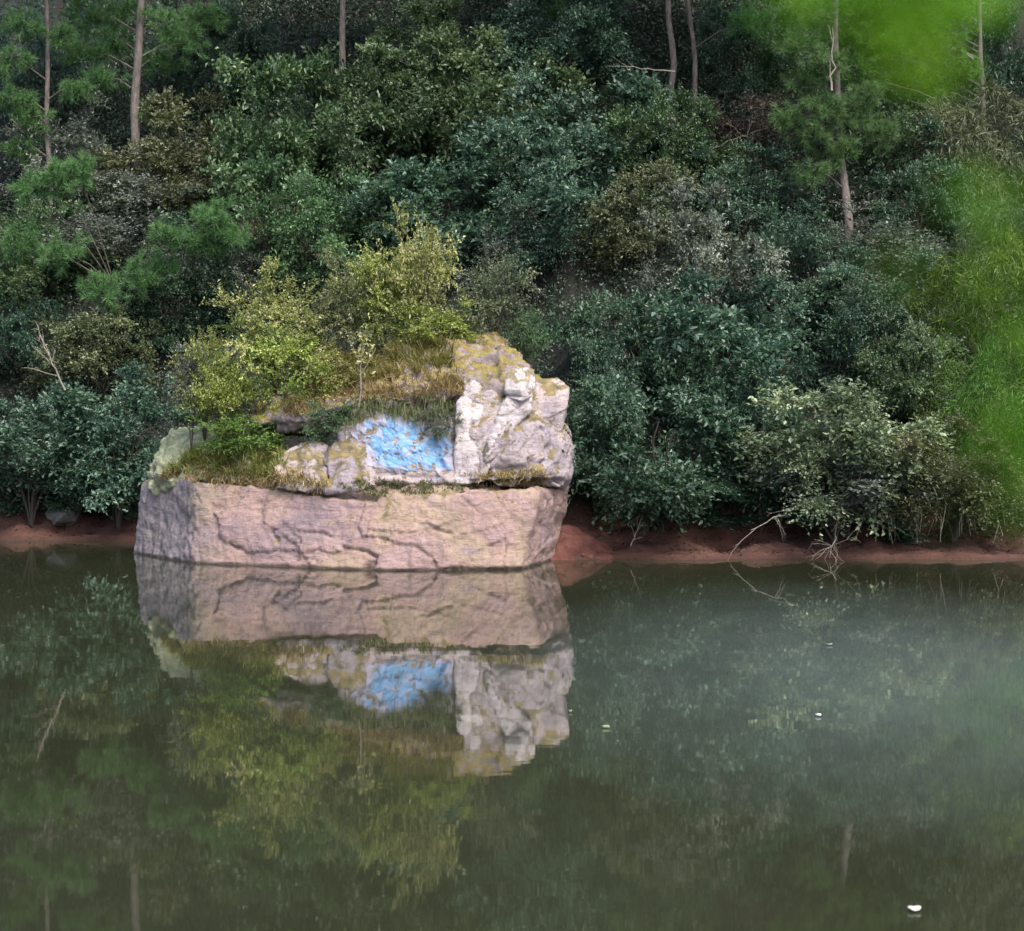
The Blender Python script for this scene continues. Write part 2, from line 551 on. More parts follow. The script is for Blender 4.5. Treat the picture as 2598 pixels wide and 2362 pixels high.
def chunk(name, pts, mat, parent, voxel=.035, smooth=3, big=.07, fine=.022, strata=.03, seed=0, cracks=(), facet=.06, cells=3.0, scales=()):
    """a weathered stone: hull of the corner points, cut into facets, rounded, bedded and cracked"""
    bm = bmesh.new()
    for p in pts: bm.verts.new(p)
    bmesh.ops.convex_hull(bm, input=bm.verts)
    me = bpy.data.meshes.new(name)
    bm.to_mesh(me)
    bm.free()
    o = bpy.data.objects.new('tmp', me)
    C.objects.link(o)
    md = o.modifiers.new('r', 'REMESH')
    md.mode = 'VOXEL'
    md.voxel_size = voxel
    ev = o.evaluated_get(DG())
    em = bpy.data.meshes.new_from_object(ev)
    C.objects.unlink(o)
    bpy.data.objects.remove(o)
    n = len(em.vertices)
    v = np.empty(n * 3, np.float32); em.vertices.foreach_get('co', v); v = v.reshape(-1, 3).astype(float)
    e = np.empty(len(em.edges) * 2, np.int32); em.edges.foreach_get('vertices', e); e = e.reshape(-1, 2)
    deg = np.bincount(e.ravel(), minlength=n)[:, None]

    def relax(v, it, w=.6):
        for _ in range(it):
            s = np.zeros_like(v)
            np.add.at(s, e[:, 0], v[e[:, 1]]); np.add.at(s, e[:, 1], v[e[:, 0]])
            v = v + w * (s / np.maximum(deg, 1) - v)
        return v

    def normals(v):
        em.vertices.foreach_set('co', v.astype(np.float32).ravel())
        em.update()
        a = np.empty(n * 3, np.float32); em.vertex_normals.foreach_get('vector', a)
        return a.reshape(-1, 3).astype(float)

    v = relax(v, smooth)
    nr = normals(v)
    d = fbm(v * 1.1, 3, seed) * big * .6
    # chipped planes: every cell of the stone broken off at its own slight tilt
    g = np.random.default_rng(seed + 500)
    lo, hi = v.min(0), v.max(0)
    for dens, amp in ((cells, facet), (cells * 6, facet * .45)):
        m = int(np.clip(dens * np.prod(hi - lo), 14, 420))
        cs = g.uniform(lo, hi, (m, 3))
        tl = g.normal(0, 1, (m, 3))
        of = g.normal(0, .5, m)
        wv = v + np.stack([fbm(v * 3, 3, seed + q) for q in (90, 91, 92)], 1) * .05
        idx = np.empty(n, np.int64)
        for a in range(0, n, 20000):
            dd = ((wv[a:a + 20000, None, :] - cs[None]) ** 2).sum(-1)
            idx[a:a + 20000] = dd.argmin(1)
        sz = (np.prod(hi - lo) / m) ** (1 / 3)
        d += amp * (np.einsum('ij,ij->i', tl[idx], (v - cs[idx]) / sz) * .55 + of[idx] * .45)
    bed = v[:, 2] * 9 + v[:, 0] * 2.2 + fbm(v * .9, 2, seed + 40) * 1.2
    d -= strata * np.clip(vnoise(np.stack([bed, v[:, 0] * .9, v[:, 1] * .9], 1), seed + 41), 0, 1)
    d += fbm(v * 7.0, 5, seed + 60, .65) * fine
    if len(cracks):
        px, py = to_px(v)
        jx = fbm(v * 7, 3, seed + 80) * 9
        for poly, w, dep in cracks:
            dd = seg_dist(px + jx, py + jx * .6, poly)
            d -= dep * np.exp(-(dd / w) ** 2) * (nr[:, 1] < .2)
    if len(scales):
        px, py = to_px(v)
        jx, jy = fbm(v * 5, 4, seed + 81) * 5, fbm(v * 5 + 9, 4, seed + 82) * 5
        front = nr[:, 1] < .2
        for poly, dep, fade in scales:
            ins = np.array([inside(a, b, np.array(poly, float)) for a, b in zip(px + jx, py + jy)]) & front
            dd = seg_dist(px + jx, py + jy, poly)
            d += ins * dep * np.exp(-dd / fade)
            d -= front * dep * .22 * np.exp(-(dd / 5) ** 2) * ~ins
    v = v + nr * d[:, None]
    normals(v)
    em.polygons.foreach_set('use_smooth', np.ones(len(em.polygons), bool))
    em.materials.clear()
    em.materials.append(mat)
    em.name = name
    ob = link(name, em, parent)
    if parent is not None: ob.matrix_parent_inverse = parent.matrix_world.inverted()
    return ob


ROCK_AT = Vector((-2.5, 31.6, 0))
rock = empty('rock_island', ROCK_AT)
tag(rock, 'big pink and white weathered rock standing in the pond with bushes on top', 'rock')
bpy.context.view_layer.update()

base_low = [(-5.93, 32.75), (-5.5, 33.6), (-2.4, 33.3), (.1, 33.0), (.40, 31.65), (-.12, 30.12), (-1.7, 29.98), (-3.4, 30.5), (-4.68, 31.05)]
pts = [(x, y, 0) for x, y in base_low] + [(x * 1.0 + (-.08 if x < -3 else 0), y - .05, -.7) for x, y in base_low]
pts += [P(362, 1232, 32.75), P(392, 1215, 32.4), P(505, 1218, 31.25), P(700, 1240, 30.85), P(900, 1248, 30.5), P(1180, 1236, 30.25), P(1372, 1230, 30.45),
        P(1441, 1238, 31.6), P(1436, 1225, 32.6), P(420, 1190, 33.2)]
cr = [([(503, 1215), (499, 1290), (508, 1360), (504, 1430)], 5, .02),
      ([(872, 1390), (925, 1398), (958, 1415)], 4, .09),
      ([(752, 1345), (790, 1352), (838, 1362)], 4, .05), ([(690, 1350), (700, 1368)], 4, .05),
      ([(1172, 1262), (1195, 1285), (1215, 1300)], 4, .03), ([(1082, 1330), (1110, 1345), (1140, 1352)], 4, .04),
      ([(935, 1446), (955, 1430)], 7, .09), ([(760, 1412), (800, 1422)], 3, .03), ([(590, 1388), (620, 1392)], 4, .04),
      ([(505, 1212), (560, 1217), (640, 1222), (720, 1236), (800, 1250), (880, 1258), (950, 1266)], 7, .13),
      ([(880, 1226), (960, 1236), (1080, 1240), (1180, 1238), (1300, 1230), (1420, 1228)], 8, .14)]
scl = [([(930, 1262), (925, 1300), (908, 1338), (918, 1362), (990, 1370), (1060, 1386), (1100, 1412), (1112, 1440), (1500, 1440), (1500, 1262)], .034, 130),
       ([(680, 1255), (668, 1300), (676, 1325), (700, 1345), (760, 1395), (800, 1450), (1500, 1450), (1500, 1250)], .026, 110),
       ([(1130, 1330), (1000, 1300), (950, 1318), (930, 1345), (1050, 1352)], .03, 60),
       ([(545, 1300), (560, 1360), (620, 1400), (900, 1400), (900, 1300)], .03, 80)]
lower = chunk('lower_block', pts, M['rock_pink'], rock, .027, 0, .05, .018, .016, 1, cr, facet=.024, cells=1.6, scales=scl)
tag(lower, 'pink sandstone foot of the rock with curved cracks')

# mossy left shoulder
pts = [P(372, 1250, 32.4), P(392, 1150, 32.5), P(436, 1100, 32.5), P(520, 1078, 32.5), P(640, 1065, 32.4), P(700, 1090, 32.3),
       P(500, 1215, 31.5), P(400, 1205, 32.1), P(560, 1150, 31.6), P(700, 1225, 31.05), P(720, 1150, 31.6), P(440, 1090, 33.3), P(700, 1060, 33.3), P(380, 1250, 33.2), P(720, 1250, 33.2)]
sh = chunk('mossy_shoulder', pts, M['rock_green'], rock, .03, 6, .06, .05, .01, 5, facet=.03)
tag(sh, 'rounded pale green mossy shoulder of the rock')

# low violet boulder and its neighbour
pts = [P(690, 1190, 30.75), P(705, 1150, 30.95), P(750, 1122, 31.1), P(800, 1112, 31.2), P(838, 1130, 31.0), P(835, 1235, 30.62), P(700, 1245, 30.8), P(770, 1250, 30.6),
       P(720, 1150, 32), P(840, 1120, 32), P(840, 1250, 32), P(700, 1250, 32)]
chunk('small_boulder', pts, M['rock_pale'], rock, .03, 3, .05, .02, .03, 11)
pts = [P(828, 1150, 30.8), P(850, 1118, 30.9), P(905, 1100, 31.0), P(960, 1120, 30.9), P(960, 1240, 30.5), P(830, 1248, 30.55), P(890, 1170, 30.62),
       P(840, 1110, 32), P(960, 1110, 32), P(960, 1250, 32), P(830, 1250, 32)]
chunk('small_boulder', pts, M['rock_pale'], rock, .03, 3, .05, .02, .03, 17)

# middle boulder carrying the blue patch
pts = [P(850, 1235, 30.78), P(860, 1090, 30.95), P(900, 1030, 31.0), P(1000, 1015, 30.98), P(1120, 1010, 30.95), P(1175, 1020, 30.9), P(1175, 1238, 30.62), P(1000, 1240, 30.62),
       P(820, 1030, 32.4), P(1200, 1000, 32.4), P(1200, 1240, 32.6), P(820, 1240, 32.6)]
cr = [([(1122, 1130), (1120, 1165), (1122, 1200)], 8, .08), ([(900, 1190), (960, 1205), (1100, 1210)], 8, .04), ([(880, 1226), (960, 1236), (1080, 1240), (1180, 1238), (1300, 1226), (1420, 1224)], 9, .14)]
middle = chunk('middle_boulder', pts, M['rock_pale'], rock, .03, 3, .05, .022, .03, 23, cr)

# slope and summit under the dry grass
pts = [P(640, 1075, 31.6), P(860, 1030, 31.0), P(1000, 985, 31.05), P(1170, 985, 30.98), P(1290, 990, 31.0), P(1350, 985, 31.2), P(1362, 945, 31.5), P(1325, 893, 31.6), P(1250, 862, 31.7),
       P(1140, 850, 31.75), P(1040, 878, 31.8), P(900, 915, 32), P(760, 980, 32.1), P(640, 1040, 32.4), P(1360, 1040, 32.6), P(1250, 870, 32.7), P(800, 960, 32.9), P(620, 1100, 32.9), P(1340, 1100, 31.5), P(800, 1090, 31.4)]
summit = chunk('summit', pts, M['rock_moss'], rock, .032, 2, .09, .05, .04, 31, facet=.08)
tag(summit, 'mossy sloping summit of the rock with yellow lichen')

# big pale boulder on the end
pts = [P(1160, 1050, 30.72), P(1180, 1000, 30.85), P(1240, 985, 30.85), P(1300, 1040, 30.62), P(1385, 1075, 30.75), P(1432, 1092, 31.2), P(1456, 1140, 31.3), P(1452, 1200, 31.2), P(1425, 1236, 31.0),
       P(1380, 1215, 30.55), P(1190, 1215, 30.42), P(1165, 1236, 30.55), P(1260, 1236, 30.52), P(1440, 1080, 32.2), P(1180, 990, 32.3), P(1440, 1240, 32.2), P(1170, 1240, 32.4), P(1300, 1120, 30.42)]
cr = [([(1290, 1030), (1250, 1075), (1205, 1150), (1175, 1225)], 10, .05), ([(1340, 1030), (1290, 1110), (1250, 1170), (1228, 1215)], 10, .06),
      ([(1205, 1170), (1215, 1200), (1250, 1203)], 6, .06), ([(1385, 1060), (1400, 1120), (1380, 1180)], 8, .03), ([(1225, 1200), (1300, 1190), (1390, 1170)], 8, .05), ([(880, 1226), (960, 1236), (1080, 1240), (1180, 1238), (1300, 1226), (1420, 1224)], 9, .14)]
pale = chunk('pale_boulder', pts, M['rock_pale'], rock, .025, 2, .06, .018, .02, 43, cr, facet=.04, cells=2.5)
tag(pale, 'greyish white pitted boulder on the end of the rock')
# white rib beside the blue patch
pts = [P(1160, 1015, 30.75), P(1185, 985, 30.85), P(1235, 1000, 30.82), P(1275, 1060, 30.68), P(1262, 1150, 30.52), P(1225, 1226, 30.47), P(1178, 1232, 30.5), P(1152, 1226, 30.55), P(1154, 1120, 30.63), P(1200, 1000, 31.4), P(1160, 1230, 31.3), P(1200, 1230, 31.2)]
chunk('white_rib', pts, M['rock_white'], rock, .02, 4, .05, .014, .012, 47, [([(1205, 1010), (1190, 1090), (1215, 1160), (1200, 1225)], 6, .03)], facet=.012, cells=3)
pts = [P(1172, 985, 30.85), P(1180, 958, 30.95), P(1200, 950, 30.98), P(1222, 975, 30.9), P(1220, 1020, 30.75), P(1180, 1020, 30.8), P(1200, 960, 31.3), P(1180, 1020, 31.3), P(1222, 1010, 31.3)]
chunk('white_knob', pts, M['rock_white'], rock, .02, 2, .03, .015, .01, 49, facet=.03)
# the head-like white stone, its neck, and the angular stone behind
pts = [P(1283, 965, 30.62), P(1290, 945, 30.7), P(1312, 932, 30.78), P(1340, 932, 30.8), P(1354, 950, 30.75), P(1357, 975, 30.7), P(1348, 1005, 30.62), P(1325, 1018, 30.52), P(1290, 1012, 30.55), P(1282, 990, 30.56),
       P(1318, 975, 30.48), P(1300, 950, 31.2), P(1350, 950, 31.2), P(1350, 1010, 31.2), P(1285, 1010, 31.2)]
cr = [([(1316, 957), (1324, 956)], 6, .07), ([(1286, 1004), (1315, 1006)], 4, .03), ([(1338, 985), (1342, 990)], 6, .05)]
head = chunk('head_stone', pts, M['rock_white'], rock, .016, 4, .02, .010, .008, 53, cr, facet=.012)
tag(head, 'white head-like knob of stone with a dark hollow')
pts = [P(1290, 1005, 30.6), P(1350, 1000, 30.65), P(1345, 1045, 30.64), P(1310, 1070, 30.58), P(1262, 1110, 30.53), P(1228, 1170, 30.46), P(1238, 1110, 30.56), P(1275, 1050, 30.64), P(1340, 1000, 31.2), P(1250, 1050, 31.2), P(1230, 1150, 31.0)]
chunk('neck_ridge', pts, M['rock_white'], rock, .02, 5, .03, .014, .01, 59, facet=.012, cells=3)
pts = [P(1362, 985, 31.2), P(1385, 962, 31.35), P(1415, 958, 31.45), P(1446, 982, 31.35), P(1440, 1020, 31.2), P(1428, 1085, 31.15), P(1400, 1130, 30.95), P(1350, 1110, 30.9), P(1345, 1020, 31.0), P(1400, 1000, 31.02), P(1345, 965, 31.25),
       P(1380, 970, 32.2), P(1440, 985, 32.2), P(1430, 1080, 32.2), P(1360, 1090, 32.2)]
shoulder = chunk('angular_stone', pts, M['rock_pale'], rock, .02, 0, .015, .012, .012, 61, facet=.02)
tag(shoulder, 'angular grey stone with mossy top jutting out sideways')


def wbvh(objs):
    vs, fs = [], []
    for o in objs:
        k = len(vs)
        vs += [tuple(q.co) for q in o.data.vertices]
        fs += [tuple(i + k for i in p.vertices) for p in o.data.polygons]
    return BVHTree.FromPolygons(vs, fs)


# chunk vertices are in world coordinates (parent inverse is applied)
ROCK_PARTS = [o for o in rock.children]
rock_tree = wbvh(ROCK_PARTS)


def rock_hit(px, py):
    d = Vector(P(px, py, 30.0) - np.array([0, 0, CH])).normalized()
    return rock_tree.ray_cast(Vector((0, 0, CH)), d)


def rock_top(x, y):
    h = rock_tree.ray_cast(Vector((x, y, 8)), Vector((0, 0, -1)))
    return h[0]


# blue paint: a ragged skin on the face of the middle boulder
step = 1.7
gx = np.arange(872, 1168, step)
gy = np.arange(1030, 1232, step)
ids, vv, edge = {}, [], []
outline = np.array([(885, 1105), (905, 1075), (950, 1052), (1000, 1048), (1040, 1052), (1075, 1066), (1100, 1078), (1120, 1070), (1152, 1050), (1156, 1140), (1150, 1200),
                    (1110, 1206), (1050, 1206), (1000, 1200), (960, 1190), (928, 1170), (918, 1130)], float)


mid_tree = wbvh([middle, [o for o in rock.children if o.name == 'small_boulder.001'][0]])
G = np.stack(np.meshgrid(gx, gy), -1).reshape(-1, 2)
nz = fbm(np.stack([G[:, 0] * .045, G[:, 1] * .045, G[:, 0] * 0], 1), 4, 77)
nz2 = fbm(np.stack([G[:, 0] * .045, G[:, 1] * .045, G[:, 0] * 0 + 9], 1), 4, 78)
nz3 = fbm(np.stack([G[:, 0] * .06, G[:, 1] * .06, G[:, 0] * 0 + 4], 1), 4, 79)
for (x, y), a, b2, c3 in zip(G, nz, nz2, nz3):
    if not inside(x + a * 16, y + b2 * 14, outline) or c3 > .55: continue
    d = Vector(P(x, y, 30.0) - np.array([0, 0, CH])).normalized()
    h = mid_tree.ray_cast(Vector((0, 0, CH)), d)
    if h[0] is None: continue
    ids[(int(round((x - gx[0]) / step)), int(round((y - gy[0]) / step)))] = len(vv)
    vv.append(tuple(h[0] - d * .005))
    edge.append(float(np.clip(seg_dist(np.array([x]), np.array([y]), list(map(tuple, outline)) + [tuple(outline[0])])[0] / 38, 0, 1)))
ff = []
for (i, j) in ids:
    q = [(i, j), (i, j + 1), (i + 1, j + 1), (i + 1, j)]
    if all(k in ids for k in q): ff.append([ids[k] for k in q])
mb = MB()
mb.add(vv, ff, np.array(edge))
bp = link('blue_patch', mb.mesh('blue_patch', M['blue'], True), rock)
bp.matrix_parent_inverse = rock.matrix_world.inverted()
sm = bp.modifiers.new('thick', 'SOLIDIFY')
sm.thickness = .008
tag(bp, 'bright sky blue patch on the face of the rock')


# ------------------------------------------------------------------ foliage kit
def crown_mesh(name, mat, clumps=46, twigs=22, per=11, leaf=(.060, .030), clump_r=(.24, .42), flat=.8, droop=0.0, seed=0, spread=1.0, shell=.45, upright=0.0):
    """leafy crown of radius about 1: sprigs of separate leaves gathered in uneven clumps"""
    global rng
    keep, rng = rng, np.random.default_rng(seed)
    mb = MB()
    cen = unit(rng.normal(size=(clumps, 3)))
    rad = shell + (1 - shell) * rng.random((clumps, 1)) ** .6
    cen = cen * rad * np.array([.88, .88, .8]) * (1 + .3 * np.clip(rng.normal(size=(clumps, 1)), -1.5, 1.5))
    cen[:, 2] += .18 * np.sin(cen[:, 0] * 3.1 + seed) * np.cos(cen[:, 1] * 2.7)
    cen[:, 2] = np.maximum(cen[:, 2], -.75)
    for c in cen:
        r = rng.uniform(*clump_r)
        ls = rng.uniform(.75, 1.3)
        ct = rng.normal(0, .17)
        out = unit(c[None])[0]
        td = unit(rng.normal(size=(twigs, 3)) * np.array([1, 1, flat]) + out * .75 + np.array([0, 0, .25 + upright]))
        tl = r * rng.uniform(.6, 1.25, twigs)
        s = np.linspace(.22, 1.0, per)
        pos = c + td[:, None, :] * (tl[:, None] * s)[..., None]
        pos[..., 2] -= (droop + .12) * (s ** 2 * tl[:, None]) * (1 + droop * 2)
        m = twigs * per
        pos = pos.reshape(-1, 3) + rng.normal(0, .012, (m, 3))
        ax = np.repeat(td, per, 0) * .6 + rng.normal(0, .6, (m, 3)) + np.array([0, 0, -droop])
        nor = rng.normal(0, .55, (m, 3)) + np.array([0, -.25, .8])
        sc = rng.uniform(.65, 1.3, m)
        tint = np.clip(.42 + ct + rng.normal(0, .19, m) + .1 * np.tile(s, twigs), 0, 1)
        mb.leaves(pos, ax, nor, leaf[0] * sc * ls, leaf[1] * sc * ls, tint)
        for k in range(0, twigs, 2):
            e = c + td[k] * tl[k] * .9
            e[2] -= droop * tl[k] * .5
            mb.tube([c * .9, (c + e) / 2 + rng.normal(0, .02, 3), e], [.006, .005, .003], 3, tint=0.0)
    rng = keep
    return mb.mesh(name, mat)


def stems_mesh(name, seed, n=7, base=-1.5):
    """several crooked stems from one foot spreading into the crown"""
    global rng
    keep, rng = rng, np.random.default_rng(seed)
    mb = MB()
    for k in range(n):
        a = rng.uniform(0, 2 * math.pi)
        t = np.linspace(0, 1, 7)
        r = rng.uniform(.35, .85)
        top = rng.uniform(-.1, .6)
        p = np.stack([np.cos(a) * r * t ** 1.4, np.sin(a) * r * t ** 1.4, base + (top - base) * t], 1) + rng.normal(0, .035, (7, 3)) * t[:, None]
        r0 = rng.uniform(.016, .034)
        mb.tube(p, r0 * (1 - .75 * t), 5)
        for q in (2, 3, 4, 5):
            d = unit(rng.normal(size=3) + np.array([np.cos(a), np.sin(a), .6]))
            L = rng.uniform(.25, .55)
            mb.tube([p[q], p[q] + d * L * .5 + rng.normal(0, .03, 3), p[q] + d * L], [r0 * .4, r0 * .28, r0 * .1], 4)
    rng = keep
    return mb.mesh(name, M['bark_dark'], True)


CROWN = {}


def crown(kind, col, k):
    """crown prototypes are made once and shared"""
    key = (kind, col, k)
    if key not in CROWN:
        s = hash_key(kind, col, k)
        if kind == 'broad': a = dict(clumps=42, twigs=34, per=12, leaf=(.064, .033), seed=s)
        elif kind == 'small': a = dict(clumps=46, twigs=38, per=13, leaf=(.045, .024), clump_r=(.2, .38), seed=s)
        elif kind == 'feather': a = dict(clumps=48, twigs=26, per=13, leaf=(.10, .011), droop=.5, clump_r=(.3, .5), seed=s)
        elif kind == 'loose': a = dict(clumps=46, twigs=18, per=12, leaf=(.050, .025), clump_r=(.22, .42), seed=s, shell=.3)
        elif kind == 'wisp': a = dict(clumps=40, twigs=13, per=14, leaf=(.062, .031), clump_r=(.28, .62), seed=s, upright=.45, shell=.2)
        elif kind == 'spire': a = dict(clumps=48, twigs=20, per=13, leaf=(.055, .028), clump_r=(.2, .38), seed=s, upright=.7, shell=.25)
        CROWN[key] = crown_mesh('%s_%s_crown_%d' % (kind, col, k), M[col], **a)
    return CROWN[key]


def hash_key(*a):
    h = 17
    for ch in str(a): h = (h * 131 + ord(ch)) & 0xFFFFFFF
    return h


GROW = 1.28
STEMS = [stems_mesh('stems_%d' % k, 300 + k) for k in range(4)]


def plant(name, label, cat, px, py, w, h, kind, col, k=0, Y=None, base=None, group=None, lift=.40, turn=None, dy=1.0):
    """a shrub whose crown is seen centred on (px, py), w by h photo pixels, rooted in the ground behind"""
    if Y is None:
        ts = np.arange(31.9, 52, .05)
        z = CH + (HY - py) * ts / F
        g = ground_z((px - CX) * ts / F, ts)
        hh = h * ts / F
        ok = np.nonzero(z - g < lift * hh)[0]
        Y = ts[ok[0]] if len(ok) else 48.0
    c = P(px, py, Y)
    rx, rz = .5 * w * Y / F, .5 * h * Y / F
    zb = gz(c[0], c[1]) if base is None else base
    e = empty(name, (c[0], c[1], min(zb, c[2] - .2)))
    me = crown(kind, col, k)
    o = link('crown', me, e)
    o.location = (0, 0, float(c[2] - e.location.z))
    o.scale = (rx * GROW, max(rx * .8, .35) * GROW * dy, rz * GROW)
    o.rotation_euler = (rng.uniform(-.22, .22), rng.uniform(-.22, .22), turn if turn is not None else rng.uniform(0, 6.28))
    s = link('trunk', STEMS[int(rng.integers(4))], e)
    s.location = o.location
    zs = (c[2] - e.location.z) / 1.5 + .05
    s.scale = (rx, rx, float(zs))
    s.rotation_euler = (0, 0, rng.uniform(0, 6.28))
    return tag(e, label, cat, group)


BK = 'shrubs covering the wooded bank'
T = [
    # px, py, w, h, kind, colour, variant, name, label
    (1440, 100, 360, 280, 'small', 'teal', 0, 'shrub', 'teal shrub against the top edge just left of the twin thin trunks'),
    (1090, 150, 320, 240, 'small', 'mid', 0, 'shrub', 'shaded shrub at the top between the leaning pale trunk and the middle'),
    (560, 150, 330, 300, 'small', 'teal', 1, 'shrub', 'dark shrub right of the pine trunk with the red patch'),
    (730, 300, 230, 180, 'loose', 'teal', 0, 'shrub', 'dim low shrub at the foot of the leaning pale trunk'),
    (1890, 110, 280, 280, 'small', 'teal', 0, 'shrub', 'dark teal shrub between the twin trunks and the bright green pine'),
    (1880, 330, 260, 200, 'loose', 'brown', 0, 'shrub', 'thin shrub with reddish brown dead leaves below the twin trunks'),
    (70, 180, 300, 380, 'loose', 'teal', 1, 'shrub', 'tall dim shrub in the top corner beside the slender pine trunk'),
    (2560, 110, 190, 260, 'broad', 'teal', 1, 'shrub', 'dark broad-leaved shrub in the top corner behind the bright pine'),
    (700, 400, 340, 340, 'broad', 'mid', 0, 'shrub', 'glossy rounded shrub with pale flecked leaves above the dark hollow'),
    (960, 340, 360, 340, 'broad', 'mid', 1, 'shrub', 'dense green shrub above the tall bush on the rock'),
    (1230, 280, 420, 360, 'small', 'mid', 0, 'shrub', 'large domed shrub at the crest of the green mass above the rock'),
    (1500, 350, 360, 320, 'broad', 'teal', 0, 'shrub', 'blue-green shrub under the arching bare twig'),
    (1130, 520, 400, 280, 'broad', 'teal', 1, 'shrub', 'shaded blue-green shrub directly behind the tip of the tall rock bush'),
    (1400, 540, 340, 280, 'small', 'teal', 1, 'shrub', 'fine-leaved shrub above the black hollow behind the rock'),
    (1680, 380, 320, 300, 'small', 'mid', 0, 'shrub', 'grey-green shrub at the foot of the twin thin trunks'),
    (820, 590, 340, 270, 'small', 'mid', 1, 'shrub', 'brighter small-leaved shrub behind the left bushes of the rock'),
    (1650, 590, 320, 260, 'small', 'olive', 0, 'shrub', 'brownish olive shrub half way up above the pale grey bush'),
    (1880, 500, 280, 240, 'loose', 'teal', 0, 'shrub', 'sparse dark shrub in front of the shaded earth gap'),
    (1290, 690, 250, 220, 'loose', 'grey', 0, 'shrub', 'silvery blue shrub between the tall rock bush and the black hollow'),
    (670, 610, 170, 190, 'loose', 'brown', 0, 'shrub', 'purplish brown withered shrub beside the bright pine tuft'),
    (430, 430, 320, 280, 'small', 'olive', 0, 'shrub', 'olive shrub with reddish stems below the pine trunk'),
    (170, 400, 280, 220, 'loose', 'grey', 0, 'shrub', 'greyish shrub beside the slender pine trunk'),
    (330, 590, 380, 200, 'small', 'grey', 0, 'shrub', 'pale silver-topped shrub left of the bright pine tuft'),
    (120, 660, 330, 260, 'small', 'mid', 1, 'shrub', 'soft green shrub at the side edge above the grey forked twigs'),
    (430, 760, 330, 260, 'small', 'teal', 1, 'shrub', 'dim shrub hanging over the dark hollow left of the rock bushes'),
    (590, 730, 230, 200, 'loose', 'grey', 0, 'shrub', 'dusty grey shrub just behind the yellow tips of the rock bush'),
    (260, 910, 300, 220, 'small', 'olive', 1, 'shrub', 'brown-tinged shrub right of the grey forked twigs'),
    (60, 870, 260, 240, 'small', 'teal', 0, 'shrub', 'dark shrub at the side edge behind the grey forked twigs'),
    (1790, 700, 360, 320, 'small', 'grey', 0, 'shrub', 'large pale grey-green shrub right of the black hollow'),
    (1620, 890, 330, 300, 'broad', 'teal', 0, 'shrub', 'teal shrub beside the angular stone of the rock'),
    (1780, 940, 380, 320, 'broad', 'teal', 1, 'shrub', 'broad dark teal shrub in the middle of the far bank'),
    (1980, 820, 320, 300, 'small', 'teal', 0, 'shrub', 'dense teal shrub above and left of the yellow-topped bush'),
    (2210, 830, 310, 280, 'small', 'teal', 1, 'shrub', 'blue-green shrub with one rusty spray between dark and bright green'),
    (2010, 640, 270, 220, 'loose', 'teal', 0, 'shrub', 'dark shrub at the foot of the straight pine trunk'),
    (2210, 650, 300, 170, 'loose', 'grey', 0, 'shrub', 'grey twiggy shrub right of the foot of the straight pine trunk'),
    (2330, 520, 280, 260, 'small', 'teal', 0, 'shrub', 'teal shrub between the straight pine trunk and the brown wispy plant'),
    (2230, 330, 230, 230, 'small', 'mid', 0, 'shrub', 'green shrub directly right of the straight pine trunk'),
    (2480, 390, 260, 320, 'feather', 'olive', 0, 'shrub', 'brown wispy drooping plant on the upper slope near the side edge'),
    (2550, 620, 220, 250, 'feather', 'mid', 0, 'shrub', 'drooping green plant under the brown wispy one'),
    (2330, 980, 320, 280, 'small', 'mid', 0, 'shrub', 'mid green shrub left of the bright feathery plants'),
    (2500, 800, 290, 380, 'feather', 'bright', 0, 'bamboo', 'tall bright green feathery bamboo at the side edge'),
    (2450, 1010, 220, 260, 'feather', 'bright', 2, 'bamboo', 'middle bright green bamboo spilling in front of the mid green shrub'),
    (2560, 1080, 240, 330, 'feather', 'bright', 1, 'bamboo', 'lower bright green feathery bamboo leaning to the water'),
]
for (px, py, w, h, kind, col, k, nm, lab) in T:
    plant(nm, lab, 'bamboo' if nm == 'bamboo' else 'shrub', px, py, w, h, kind, col, k, group=BK)
# shrubs that lean out over the red bank
plant('shrub', 'low blue-green shrub over the black undercut bank', 'shrub', 80, 1105, 340, 250, 'broad', 'teal', 0, Y=35.6, group=BK)
plant('shrub', 'low green shrub touching the mossy shoulder of the rock', 'shrub', 300, 1115, 320, 230, 'broad', 'teal', 1, Y=35.3, group=BK)
plant('shrub', 'dark drooping shrub hiding the stems at the left water edge', 'shrub', 50, 1215, 320, 150, 'small', 'teal', 0, Y=36.3, group=BK)
plant('shrub', 'dark drooping shrub between the grey stone and the rock', 'shrub', 290, 1220, 280, 140, 'small', 'teal', 1, Y=35.9, group=BK)
plant('shrub', 'dim shrub filling the black undercut behind the grey stone', 'shrub', 130, 1190, 420, 160, 'small', 'teal', 1, Y=36.6, group=BK)
plant('shrub', 'dark shrub with leaves hanging low over the red mud right of the rock', 'shrub', 1640, 1150, 420, 330, 'broad', 'teal', 0, Y=32.8, group=BK)
plant('shrub', 'dark leafy shrub in the shade right behind the pale boulder', 'shrub', 1510, 1070, 210, 280, 'small', 'teal', 1, Y=33.3, group=BK)
plant('shrub', 'yellowish topped bush with silvery underside leaning over the red bank', 'shrub', 2150, 1130, 400, 250, 'broad', 'sage', 0, Y=32.6, group=BK)
plant('shrub', 'silvery lower skirt of leaves beneath the yellow-topped bush', 'shrub', 2120, 1230, 340, 150, 'broad', 'grey', 0, Y=32.35, group=BK)
hang = plant('shrub', 'olive bush with pale hanging roots above the water near the side edge', 'shrub', 2420, 1210, 360, 230, 'small', 'olive', 0, Y=32.5, group=BK)
plant('shrub', 'dark shrub in the undercut shade between two overhanging bushes', 'shrub', 1930, 1130, 260, 260, 'broad', 'teal', 1, Y=33.4, group=BK)
plant('shrub', 'dim low shrub in the shade under the yellow-topped bush', 'shrub', 2080, 1265, 480, 150, 'small', 'teal', 0, Y=33.7, group=BK)
